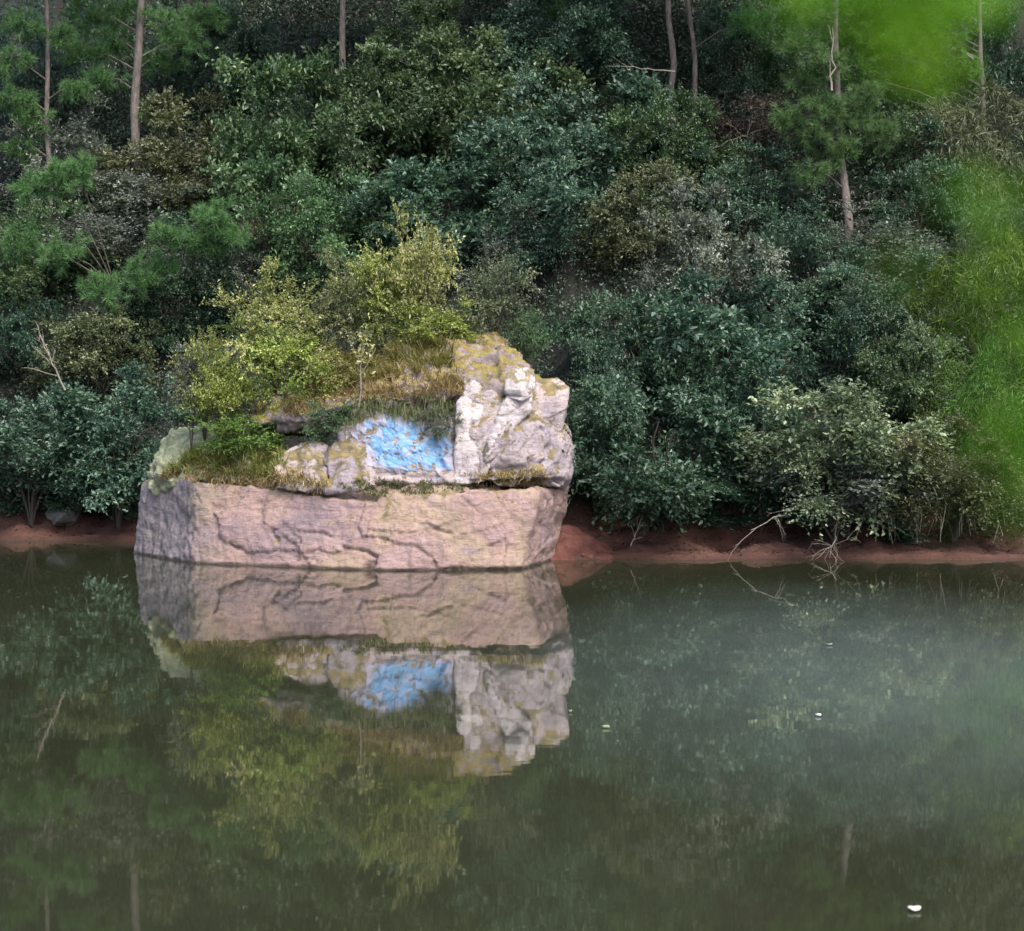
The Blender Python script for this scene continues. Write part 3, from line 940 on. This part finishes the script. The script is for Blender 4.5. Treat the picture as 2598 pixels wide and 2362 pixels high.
plant('shrub', 'dim low shrub in the shade under the bush beside the rock', 'shrub', 1680, 1265, 460, 150, 'small', 'teal', 1, Y=33.8, group=BK)
plant('shrub', 'dim low shrub in the shade behind the hanging roots', 'shrub', 2480, 1260, 340, 150, 'small', 'olive', 1, Y=33.7, group=BK)
hx, hy, hz_ = hang.location
for k in range(30):
    px = rng.uniform(2180, 2560)
    a = P(px, rng.uniform(1255, 1290), 32.0)
    b_ = P(px + rng.normal(0, 14), rng.uniform(1320, 1385), 31.95)
    m_ = (a + b_) / 2 + rng.normal(0, .04, 3)
    mb = MB()
    o_ = np.array([hx, hy, hz_])
    mb.tube(np.array([a + np.array([0, .35, .15]), a, m_, b_]) - o_, [.009, .008, .007, .004], 4)
    link('root', mb.mesh('root', M['twig']), hang)

# ------------------------------------------------------------------ pines
TOPZ = lambda Y: CH + HY * Y / F


def tuft(mb, p, r, n=12, per=46, length=.17, seed_t=.5, wide=.0045):
    """a soft plume of needles: sprays pointing outward from a branch end"""
    q = p + unit(rng.normal(size=(n, 3))) * r * rng.uniform(.2, .8, (n, 1)) * np.array([1, 1, .75])
    for c in q:
        d = unit((c - p) + rng.normal(0, .2, 3) * r + np.array([0, 0, .35 * r]))
        mb.tube([p, c, c + d * .06], [.008, .006, .003], 3, tint=.1)
        ax = unit(rng.normal(size=(per, 3)) * .75 + d)
        pos = c + d * rng.uniform(-.06, .08, (per, 1))
        mb.needles(pos, ax, length * rng.uniform(.7, 1.25, per), wide, np.clip(seed_t + rng.normal(0, .22, per), 0, 1))


def pine(label, pxb, pyb, Y, px_top, r0, tufts, col='needle', over=24, bough=True, ht=4.0, tdy=.5, toff=0.0):
    """trunk from the slope up out of the picture, boughs with needle plumes at given places, crown above"""
    ts = np.arange(32.5, 52, .05)      # foot: where the sight line meets the slope
    hit = np.nonzero(CH + (HY - pyb) * ts / F < ground_z((pxb - CX) * ts / F, ts))[0]
    Y = ts[hit[0]] if len(hit) else Y
    x0 = (pxb - CX) * Y / F
    z0 = gz(x0, Y)
    e = empty('pine_tree', (x0, Y, z0))
    org = np.array([x0, Y, z0])
    top = P(px_top, 0, Y)
    ztop = TOPZ(Y) + ht
    top = org + (top - org) * ((ztop - z0) / (top[2] - z0))
    t = np.linspace(0, 1, 16)[:, None]
    path = org + (top - org) * t + np.concatenate([fbm(np.stack([t[:, 0] * 4, t[:, 0] * 0 + k * 7 + pxb, t[:, 0] * 0], 1), 2, 3)[:, None] * .10 for k in range(2)] + [t * 0], 1)
    path[0] -= (0, 0, .3)
    tb = MB()
    tb.tube(path - org, r0 * (1 - .6 * t[:, 0]), 9, .07)
    nb = MB()
    at = lambda z: np.array([np.interp(z, path[:, 2], path[:, i]) for i in range(3)])

    def limb(p):
        s = at(max(p[2] - .35 * np.hypot(*(p - at(p[2]))[:2]), z0 + .5))
        m_ = (s + p) / 2 + np.array([0, 0, .12])
        tb.tube(np.array([s, m_, p]) - org, [.016, .012, .007], 5)
    for (tx, ty, tr) in tufts:
        p = P(tx, ty, Y + toff + rng.uniform(-tdy, tdy * .4))
        r = tr * Y / F
        if bough: limb(p)
        tuft(nb, p - org, r * 1.15, n=int(14 + 44 * r), per=85)
    for k in range(over):  # plumes above the view, made dense and wide-needled to shade the slope
        a = rng.uniform(0, 6.28)
        z = rng.uniform(TOPZ(Y) + 1.0, ztop + .8)
        L = rng.uniform(.4, 2.8)
        p = at(z) + np.array([math.cos(a) * L, math.sin(a) * L, .2])
        limb(p)
        tuft(nb, p - org, 1.0, n=24, per=30, length=.32, wide=.013)
    link('trunk', tb.mesh('pine_trunk', M['bark_pine'], True), e)
    if nb.n: link('crown', nb.mesh('pine_crown', M[col]), e)
    return tag(e, label, 'tree', 'pines on the wooded slope')


pine('pine with a pale straight trunk and reddish patch in the upper left', 345, 480, 38.5, 352, .11,
     [(230, 40, 70), (290, 110, 80), (210, 130, 70), (310, 30, 70), (430, 60, 80), (470, 110, 70), (400, 160, 60), (260, 200, 60), (400, 290, 65), (520, 40, 60)], toff=.5)
pine('slender pine with a thin trunk near the upper left corner', 125, 520, 38.0, 122, .06,
     [(60, 60, 60), (40, 250, 60), (80, 300, 70), (150, 90, 50), (20, 160, 60), (190, 230, 50), (60, 380, 60)])
pine('young pine with bright soft plumes at left mid height', 300, 860, 36.9, 180, .035,
     [(540, 560, 75), (510, 620, 70), (580, 600, 55), (150, 460, 70), (200, 440, 60), (90, 480, 60), (430, 600, 60), (350, 700, 80), (260, 740, 70), (160, 640, 70), (60, 620, 70), (420, 690, 60)], over=0, ht=-5.5, toff=-1.3)
pine('leaning pine trunk with pale bark in the dark upper middle', 872, 330, 42, 868, .085, [], over=44)
pine('broken-looking dim trunk at the top edge above the domed shrub', 1312, 190, 42.5, 1310, .14, [(1420, 40, 80), (1500, 80, 70), (1380, 120, 60)], over=44)
pine('first of twin thin trunks above the blue-green shrubs, with the arching twig', 1712, 330, 41, 1688, .075, [], over=44)
pine('second of twin thin trunks, the straighter and darker one', 1768, 320, 41.6, 1752, .06, [(1900, 60, 60)], over=24)
pine('pine with a straight grey trunk below soft plumes in the upper right', 2150, 640, 37.4, 2125, .085,
     [(2040, 210, 60), (2090, 270, 70), (2150, 300, 65), (2060, 340, 60), (2130, 380, 60), (2060, 440, 55), (2200, 250, 60), (2020, 120, 60), (2230, 330, 55), (2100, 160, 55), (2080, 40, 60), (2000, 300, 45)])
pine('sunlit yellow-green pine boughs at the top right with a slim trunk', 2495, 480, 38.2, 2490, .06,
     [(2180, 40, 90), (2260, 30, 100), (2340, 40, 100), (2300, 110, 100), (2220, 120, 95), (2380, 120, 90), (2420, 40, 80), (2180, 190, 80), (2280, 200, 90), (2360, 210, 80), (2240, 60, 90), (2320, 80, 90), (2150, 100, 80), (2440, 180, 60), (2120, 20, 70)],
     col='needle_bright')

# ------------------------------------------------------------------ plants on the rock
RG = 'bushes growing on the rock'


def rock_plant(name, label, px, py, w, h, Y, kind, col, k=0, cat='bush', dy=1.0, face=False):
    c = P(px, py, Y)
    t = rock_top(c[0], c[1]) if not face else Vector((0, 0, c[2] - .12))
    return plant(name, label, cat, px, py, w, h, kind, col, k, Y=Y, base=(t.z - .05 if t is not None else 1.2), group=RG, dy=dy)


rock_plant('bush', 'rounded lime green bush hanging over the mossy shoulder of the rock', 570, 1010, 180, 190, 31.7, 'wisp', 'lime', 0)
rock_plant('bush', 'dense yellow-green bush filling the middle of the rock top', 720, 950, 260, 220, 31.9, 'wisp', 'lime', 1)
rock_plant('bush', 'bush with bright yellow tips sticking up behind the middle bush', 700, 830, 210, 210, 32.3, 'wisp', 'yellow', 0)
rock_plant('bush', 'tallest bush on the rock, pale yellow with a pointed tip', 1065, 700, 190, 280, 32.4, 'wisp', 'yellow', 1)
rock_plant('bush', 'bush of grey-green leaves between the tall bush and the middle one', 880, 810, 220, 220, 32.3, 'wisp', 'pale', 1)
rock_plant('bush', 'green bush behind the summit right of the tall bush', 1250, 780, 200, 190, 32.7, 'wisp', 'sage', 0)
rock_plant('bush', 'airy yellow-green bush just left of the tallest one', 965, 760, 170, 190, 32.5, 'wisp', 'lime', 2)
rock_plant('bush', 'light leafy bush on the far left end of the rock top', 520, 950, 130, 150, 32.2, 'wisp', 'yellow', 2)
rock_plant('bush', 'low pale leafy clump above the dry grass in mid rock', 830, 940, 180, 110, 31.7, 'wisp', 'yellow', 3)
rock_plant('bush', 'olive bush at the foot of the tall bush on the summit', 1080, 830, 210, 140, 32.1, 'wisp', 'lime', 3)
rock_plant('bush', 'small teal sprig at the outer edge of the lime bush', 485, 970, 80, 110, 31.9, 'wisp', 'grey', 1)
rock_plant('bush', 'low bright green clump on the grassy ledge', 610, 1085, 190, 90, 31.5, 'wisp', 'bright', 0)
rock_plant('bush', 'trailing green sprig over the blue patch', 1110, 1070, 80, 90, 30.85, 'loose', 'sage', 1, face=True)
rock_plant('bush', 'dark green trailing plant left of the blue patch', 845, 1065, 120, 100, 31.05, 'loose', 'mid', 2, face=True)
rock_plant('bush', 'thin green plant behind the head-like stone', 1345, 870, 100, 120, 32.2, 'wisp', 'mid', 3)

# pale bare sapling with yellow leaves at its tip
b0 = rock_hit(908, 1050)[0]
b0 = np.array(b0) if b0 is not None else P(908, 1050, 31)
e = empty('sapling', b0)
mb = MB()
tip = P(922, 868, b0[1] - .05) - b0
mb.tube([np.zeros(3), tip * .33 + (.02, 0, 0), tip * .66 - (.015, 0, 0), tip], [.013, .011, .009, .005], 5)
mb.tube([tip * .55, tip * .7 + (.12, 0, .05), tip * .8 + (.2, 0, .12)], [.006, .005, .003], 4)
mb.tube([tip * .7, tip * .82 - (.1, 0, 0), tip * .95 - (.17, 0, -.05)], [.006, .005, .003], 4)
link('stem', mb.mesh('stem', M['twig'], True), e)
mb = MB()
n = 60
pp = np.concatenate([tip + rng.normal(0, .09, (36, 3)), tip * .75 + rng.normal(0, .12, (24, 3))])
mb.leaves(pp, rng.normal(size=(n, 3)), rng.normal(size=(n, 3)) + (0, -.5, .6), .075, .04, rng.uniform(.5, 1, n))
link('leaves', mb.mesh('leaves', M['yellow']), e)
tag(e, 'thin pale sapling stem with yellow leaves in the middle of the rock', 'sapling')


def grass_patch(name, label, zone, n, col, length, per=9, lean=.5, droop=.25):
    """tufts of blades rooted where sight lines of the zone meet the rock"""
    mb = MB()
    zone = np.array(zone, float)
    lo, hi = zone.min(0), zone.max(0)
    got = 0
    while got < n:
        x, y = rng.uniform(lo, hi)
        if not inside(x, y, zone): continue
        got += 1
        if vnoise(np.array([[x * .035, y * .05, 3.0]]), 11)[0] < -.18 and rng.random() < .85: continue
        h = rock_hit(x, y)
        if h[0] is None: continue
        b = np.array(h[0])
        nr = np.array(h[1])
        if nr[1] > 0: nr = -nr
        m = per
        ax = unit(np.array([0, 0, 1.0]) + nr * .5 + rng.normal(0, lean, (m, 3)))
        L = length * rng.uniform(.5, 1.3, m)
        pos = b + rng.normal(0, .025, (m, 3)) * np.array([1, 1, .3])
        tint = np.clip(rng.normal(.5, .25, m), 0, 1)
        w = unit(np.cross(ax, rng.normal(size=(m, 3)))) * .006
        mid = pos + ax * L[:, None] * .55
        tip = pos + ax * L[:, None] - np.array([0, 0, 1]) * (L * droop)[:, None]
        v = np.stack([pos - w, pos + w, mid + w * .8, mid - w * .8, tip], 1).reshape(-1, 3)
        bse = np.arange(m)[:, None] * 5
        mb.add(v, bse + np.array([[0, 1, 2]]), np.repeat(tint, 5))
        mb.add(np.zeros((0, 3)), bse + np.array([[0, 2, 3]]) - 5 * m)
        mb.add(np.zeros((0, 3)), bse + np.array([[3, 2, 4]]) - 5 * m)
    o = link(name, mb.mesh(name, M[col]))
    return tag(o, label, 'grass', kind='stuff')


grass_patch('dry_grass', 'straw coloured dry grass on the slope of the rock above the blue patch',
            [(700, 1040), (780, 980), (900, 935), (1060, 930), (1170, 945), (1180, 1010), (1000, 1015), (880, 1020), (760, 1060)], 700, 'straw', .17)
grass_patch('summit_grass', 'yellow-green grass around the mossy summit of the rock',
            [(760, 960), (900, 900), (1030, 860), (1150, 850), (1150, 930), (1000, 960), (820, 1000)], 650, 'grass', .26)
grass_patch('ledge_grass', 'green and straw grass on the left ledge of the rock',
            [(415, 1205), (470, 1165), (560, 1100), (700, 1090), (720, 1180), (700, 1215), (560, 1212)], 850, 'grass', .20)
grass_patch('ledge_straw', 'dead brown grass hanging along the left ledge edge',
            [(395, 1212), (470, 1185), (560, 1180), (720, 1190), (850, 1240), (830, 1255), (660, 1235), (520, 1228)], 420, 'straw', .15, droop=.6)
grass_patch('hanging_grass', 'dark trailing grass under the overhang beside the blue patch',
            [(830, 1050), (900, 1015), (1150, 1010), (1150, 1045), (1080, 1075), (980, 1050), (880, 1080)], 200, 'trail', .15, droop=1.5, lean=.9)
grass_patch('crevice_weeds', 'dark weeds in the crevice beneath the blue patch',
            [(860, 1225), (960, 1218), (1180, 1222), (1180, 1245), (960, 1262), (860, 1250)], 240, 'trail', .09, droop=.7)
grass_patch('shelf_grass', 'brown weeds in the cleft below the pale boulder',
            [(1170, 1205), (1400, 1190), (1420, 1235), (1180, 1240)], 260, 'straw', .10, droop=.5)

# ------------------------------------------------------------------ twigs and small things


def branch_tree(name, label, root, tip, n, r0, spread, seed, cat='branch', mat='twig', levels=2, kink=.08):
    """a bare crooked branch with side twigs"""
    global rng
    keep, rng = rng, np.random.default_rng(seed)
    root, tip = np.array(root), np.array(tip)
    e = empty(name, root)
    L = np.linalg.norm(tip - root)
    t = np.linspace(0, 1, 9)[:, None]
    path = (tip - root) * t + rng.normal(0, kink * L * .25, (9, 3)) * np.sin(t * math.pi)
    mb = MB()
    mb.tube(path, r0 * (1 - .7 * t[:, 0]), 5)
    link('stem', mb.mesh('stem', M[mat], True), e)
    for k in range(n):
        mb = MB()
        i = int(rng.integers(2, 8))
        d = unit(unit((tip - root)[None])[0] * .6 + rng.normal(0, spread, 3) * np.array([1, .6, 1]))
        l = L * rng.uniform(.2, .5)
        q = [path[i], path[i] + d * l * .5 + rng.normal(0, .05 * l, 3), path[i] + d * l]
        mb.tube(q, [r0 * .45, r0 * .33, r0 * .15], 4)
        if levels > 1:
            for _ in range(3):
                d2 = unit(d + rng.normal(0, spread, 3))
                l2 = l * rng.uniform(.3, .6)
                s = q[1] + (q[2] - q[1]) * rng.random()
                mb.tube([s, s + d2 * l2 * .5 + rng.normal(0, .06 * l2, 3), s + d2 * l2], [r0 * .25, r0 * .18, r0 * .08], 3)
        link('twig', mb.mesh('twig', M[mat], True), e)
    rng = keep
    return tag(e, label, cat)


branch_tree('dead_branch', 'grey forked dead twigs standing out of the shrubs at left', P(165, 990, 34.9), P(100, 850, 34.7), 7, .02, .6, 1)
branch_tree('dead_branch', 'bare arching twig reaching left from the first twin trunk', P(1712, 182, 40.6), P(1575, 168, 40.4), 3, .018, .3, 2, levels=1)
branch_tree('dead_branch', 'thin white crooked stem inside the plumes of the straight-trunked pine', P(2110, 230, 36.8), P(2112, 70, 36.8), 3, .022, .35, 3)
branch_tree('dead_branch', 'tangle of dead twigs dipping into the water below the yellow-topped bush', P(2130, 1290, 32.2), P(2105, 1415, 31.5), 14, .012, .7, 4)
branch_tree('dead_branch', 'slanting bare branch over the red bank beneath the undercut', P(2030, 1280, 32.3), P(1905, 1345, 31.6), 4, .014, .5, 5)
branch_tree('dead_branch', 'small dead twigs stuck in the mud at the water edge right of the rock', P(1600, 1385, 31.9), P(1625, 1325, 31.8), 7, .011, .7, 6)
branch_tree('dead_branch', 'long bare twig lying across the bush with hanging roots', P(2330, 1290, 32.1), P(2190, 1300, 32.0), 5, .012, .4, 7)
branch_tree('dead_branch', 'grey vine hanging down from the yellow-topped bush', P(2270, 1230, 32.1), P(2262, 1350, 31.95), 3, .011, .3, 8)
branch_tree('dead_branch', 'bare reddish twigs on the slope below the twin trunks', P(1800, 380, 40), P(1930, 330, 39.6), 6, .016, .5, 9, mat='bark_pine')

c = P(168, 1302, 35.9)
pts = [P(118, 1300, 35.6), P(150, 1272, 35.8), P(205, 1262, 35.9), P(212, 1290, 35.8), P(190, 1322, 35.5), P(135, 1335, 35.4), P(160, 1300, 35.3), P(150, 1270, 36.4), P(210, 1270, 36.4), P(200, 1345, 36.4), P(130, 1345, 36.4)]
st = chunk('stone', pts, M['rock_grey'], None, .025, 3, .03, .012, .012, 91)
tag(st, 'grey stone resting on the shaded red bank left of the rock', 'stone')


def clay_mat():
    m, nt, b = new_mat('red_clay')
    pos = nt.nodes.new('ShaderNodeNewGeometry').outputs['Position']
    col = ramp(nt, noise(nt, pos, 4, 6, .7), [(.3, (.06, .02, .015)), (.5, (.125, .042, .032)), (.7, (.18, .085, .07))])
    nt.links.new(col, b.inputs['Base Color'])
    b.inputs['Roughness'].default_value = .8
    bump(nt, b, noise(nt, pos, 18, 6, .7), .8, .05)
    return m


M['clay'] = clay_mat()
pts = [P(1370, 1425, 31.5), P(1375, 1345, 32.2), P(1440, 1335, 32.3), P(1500, 1360, 32.3), P(1550, 1395, 32.2), P(1560, 1416, 31.75), P(1520, 1420, 31.6), P(1470, 1425, 31.45),
       P(1400, 1450, 31.4), P(1540, 1440, 31.6), P(1380, 1380, 32.9), P(1540, 1395, 32.9), P(1450, 1345, 32.8)]
tag(chunk('clay_mound', pts, M['clay'], None, .03, 6, .06, .03, .01, 101, facet=.03), 'bright red clay mound at the water line touching the rock', 'mound')


def floating(label, px, py, w, h, mat, seed, turn=0.0, name='floating_leaf', cat='leaf'):
    Y = F * CH / (py - HY)
    x = (px - CX) * Y / F
    L = w * Y / F
    W = h * Y / F * 3.0
    g = np.random.default_rng(seed)
    e = MB()
    nx, ny = 9, 5
    u, v = np.meshgrid(np.linspace(-1, 1, nx), np.linspace(-1, 1, ny))
    prof = np.sqrt(np.clip(1 - np.abs(u) ** 2.4, .02, 1))
    X, Yy = u * L * .5, v * prof * W * .5
    Z = .007 + .010 * np.abs(v) ** 2 + .010 * u ** 2 + g.normal(0, .001, u.shape)
    i = (np.arange(ny - 1)[:, None] * nx + np.arange(nx - 1)[None]).ravel()
    e.add(np.stack([X, Yy, Z], -1).reshape(-1, 3), np.stack([i, i + 1, i + nx + 1, i + nx], 1), .9)
    o = link(name, e.mesh(name, mat, True))
    o.modifiers.new('thick', 'SOLIDIFY').thickness = .002
    o.location = (x, Y, 0)
    o.rotation_euler = (0, 0, turn)
    return tag(o, label, cat)


m, nt, b = new_mat('pale_leaf')
nt.links.new(ramp(nt, noise(nt, None, 30, 3), [(.3, (.72, .70, .62)), (.7, (.86, .85, .8))]), b.inputs['Base Color'])
b.inputs['Roughness'].default_value = .6
M['pale_leaf'] = m
floating('white scrap floating on the near water at lower right', 2320, 2312, 30, 12, m, 1, .05)
floating('pale upright speck floating right of the rock reflection', 1537, 1848, 6, 7, M['pale'], 2, 1.2)
floating('tiny pale leaf floating close beside the rock reflection', 1447, 1808, 8, 3, M['pale'], 3, .3)
floating('tiny white dot floating in the milky patch of water', 2076, 1818, 10, 6, m, 4, .5)
floating('pale water glint modelled as a curled leaf at the upper edge of the milky patch', 2104, 1638, 16, 4, M['grey'], 5, .2)  # a glint on the water, built as a small pale leaf
floating('dead leaf floating by the shaded bank left of the rock', 258, 1372, 22, 3, M['straw'], 6, .2)

# ------------------------------------------------------------------ ground cover on the slope
mb = MB()
n = 12500
x = rng.uniform(-11, 11, n)
d = rng.uniform(1.9, 17, n)
y = shore(x) + d
z = ground_z(x, y)
per = 24
cn = fbm(np.stack([x * .8, y * .8, x * 0], 1), 3, 55)
for k in np.nonzero(cn > -1.1)[0]:
    s = rng.uniform(.12, .34)
    td = unit(rng.normal(size=(per, 3)) + np.array([0, -.4, .8]))
    pos = np.array([x[k], y[k], z[k]]) + td * s * rng.uniform(.3, 1.1, (per, 1))
    mb.leaves(pos, td + rng.normal(0, .6, (per, 3)), rng.normal(0, .5, (per, 3)) + (0, -.3, .8), .07 * rng.uniform(.6, 1.3, per) * (1.35 if d[k] > 8 else 1), .034 * (1.35 if d[k] > 8 else 1), np.clip(rng.normal(.45, .2, per) + cn[k] * .2, 0, 1))
tag(link('undergrowth', mb.mesh('undergrowth', M['litter'])), 'low dim undergrowth carpeting the wooded slope', 'undergrowth', kind='stuff')

# dead leaves and crumbs of clay on the beach
mb = MB()
n = 2600
x = rng.uniform(-10, 10, n)
y = shore(x) + .04 + rng.random(n) ** .8 * 1.9
z = ground_z(x, y) + .006
mb.leaves(np.stack([x, y, z], 1), rng.normal(size=(n, 3)) * (1, 1, .15), rng.normal(0, .25, (n, 3)) + (0, 0, 1), .07 * rng.uniform(.5, 1.3, n), .035 * rng.uniform(.6, 1.2, n), rng.random(n))
M['dead'] = leaf_mat('dead_leaf', (.03, .02, .014), (.085, .052, .036), (.2, .13, .09), trans=.15)
tag(link('leaf_litter', mb.mesh('leaf_litter', M['dead'])), 'dead brown leaves strewn over the red mud bank', 'leaves', kind='stuff')

# ------------------------------------------------------------------ near tree whose twigs hang into the view
m, nt, b = new_mat('near_leaf')
oi = nt.nodes.new('ShaderNodeObjectInfo')
nt.links.new(ramp(nt, oi.outputs['Random'], [(0, (.035, .11, .006)), (.6, (.06, .165, .006)), (1, (.10, .22, .012))]), b.inputs['Base Color'])
b.inputs['Roughness'].default_value = .9
b.inputs['Specular IOR Level'].default_value = .08
M['near'] = m
near = empty('near_tree', (1.5, .6, gz(1.5, .6)))
no = np.array(near.location)
tag(near, 'blurred bright green leaves hanging close to the camera at the right side', 'tree')
t = np.linspace(0, 1, 10)
mb = MB()
mb.tube(np.stack([1.5 - .12 * t ** 2, .6 + .1 * t, no[2] - .2 + 4.2 * t], 1) - no, .07 * (1 - .5 * t), 10, .06)
link('trunk', mb.mesh('near_trunk', M['bark_dark'], True), near)


def near_twig(path, r):
    mb = MB()
    path = np.array(path)
    mb.tube(path - no, np.linspace(r, r * .3, len(path)), 5)
    link('branch', mb.mesh('branch', M['bark_dark'], True), near)


tA = P(2290, -500, .65)
near_twig([(1.45, .66, 3.9), (.6, .72, 3.5), tA + (.12, 0, .12), tA, P(2300, -200, .65)], .004)
tB = P(3000, 250, .63)
near_twig([(1.44, .66, 3.6), (.6, .66, 3.3), tB, P(2860, 600, .63), P(2830, 1000, .63), P(2850, 1300, .63)], .003)
mb = MB()
u = np.linspace(0, 1, 7)
hw = .32 * np.sin(np.pi * np.clip(u, .02, .98)) ** .8
L3 = np.stack([u, -hw, .10 * hw - .12 * u ** 2], 1); C3 = np.stack([u, u * 0, -.12 * u ** 2], 1); R3 = np.stack([u, hw, .10 * hw - .12 * u ** 2], 1)
v = np.concatenate([L3, C3, R3])
k = np.arange(6)
mb.add(v, np.concatenate([np.stack([k, k + 7, k + 8, k + 1], 1), np.stack([k + 7, k + 14, k + 15, k + 8], 1)]))
near_me = mb.mesh('near_leaf', M['near'], True)
gN = np.random.default_rng(12)
spots = []
for q in range(46): spots.append((gN.normal(2270, 150), gN.normal(-40, 130), gN.uniform(.56, .72)))
for q in range(60): spots.append((2760 - abs(gN.normal(0, 145)), gN.uniform(420, 1300), gN.uniform(.56, .70)))
for px, py, Y in spots:
    o = link('leaf', near_me, near)
    p = P(px, py, Y) - no
    o.location = tuple(p)
    sc = gN.uniform(.012, .019) if px < 2450 else gN.uniform(.008, .013)
    o.scale = (sc, sc, sc)
    o.rotation_euler = (gN.uniform(.6, 2.0), gN.uniform(-.5, .9), gN.uniform(0, 6.28))
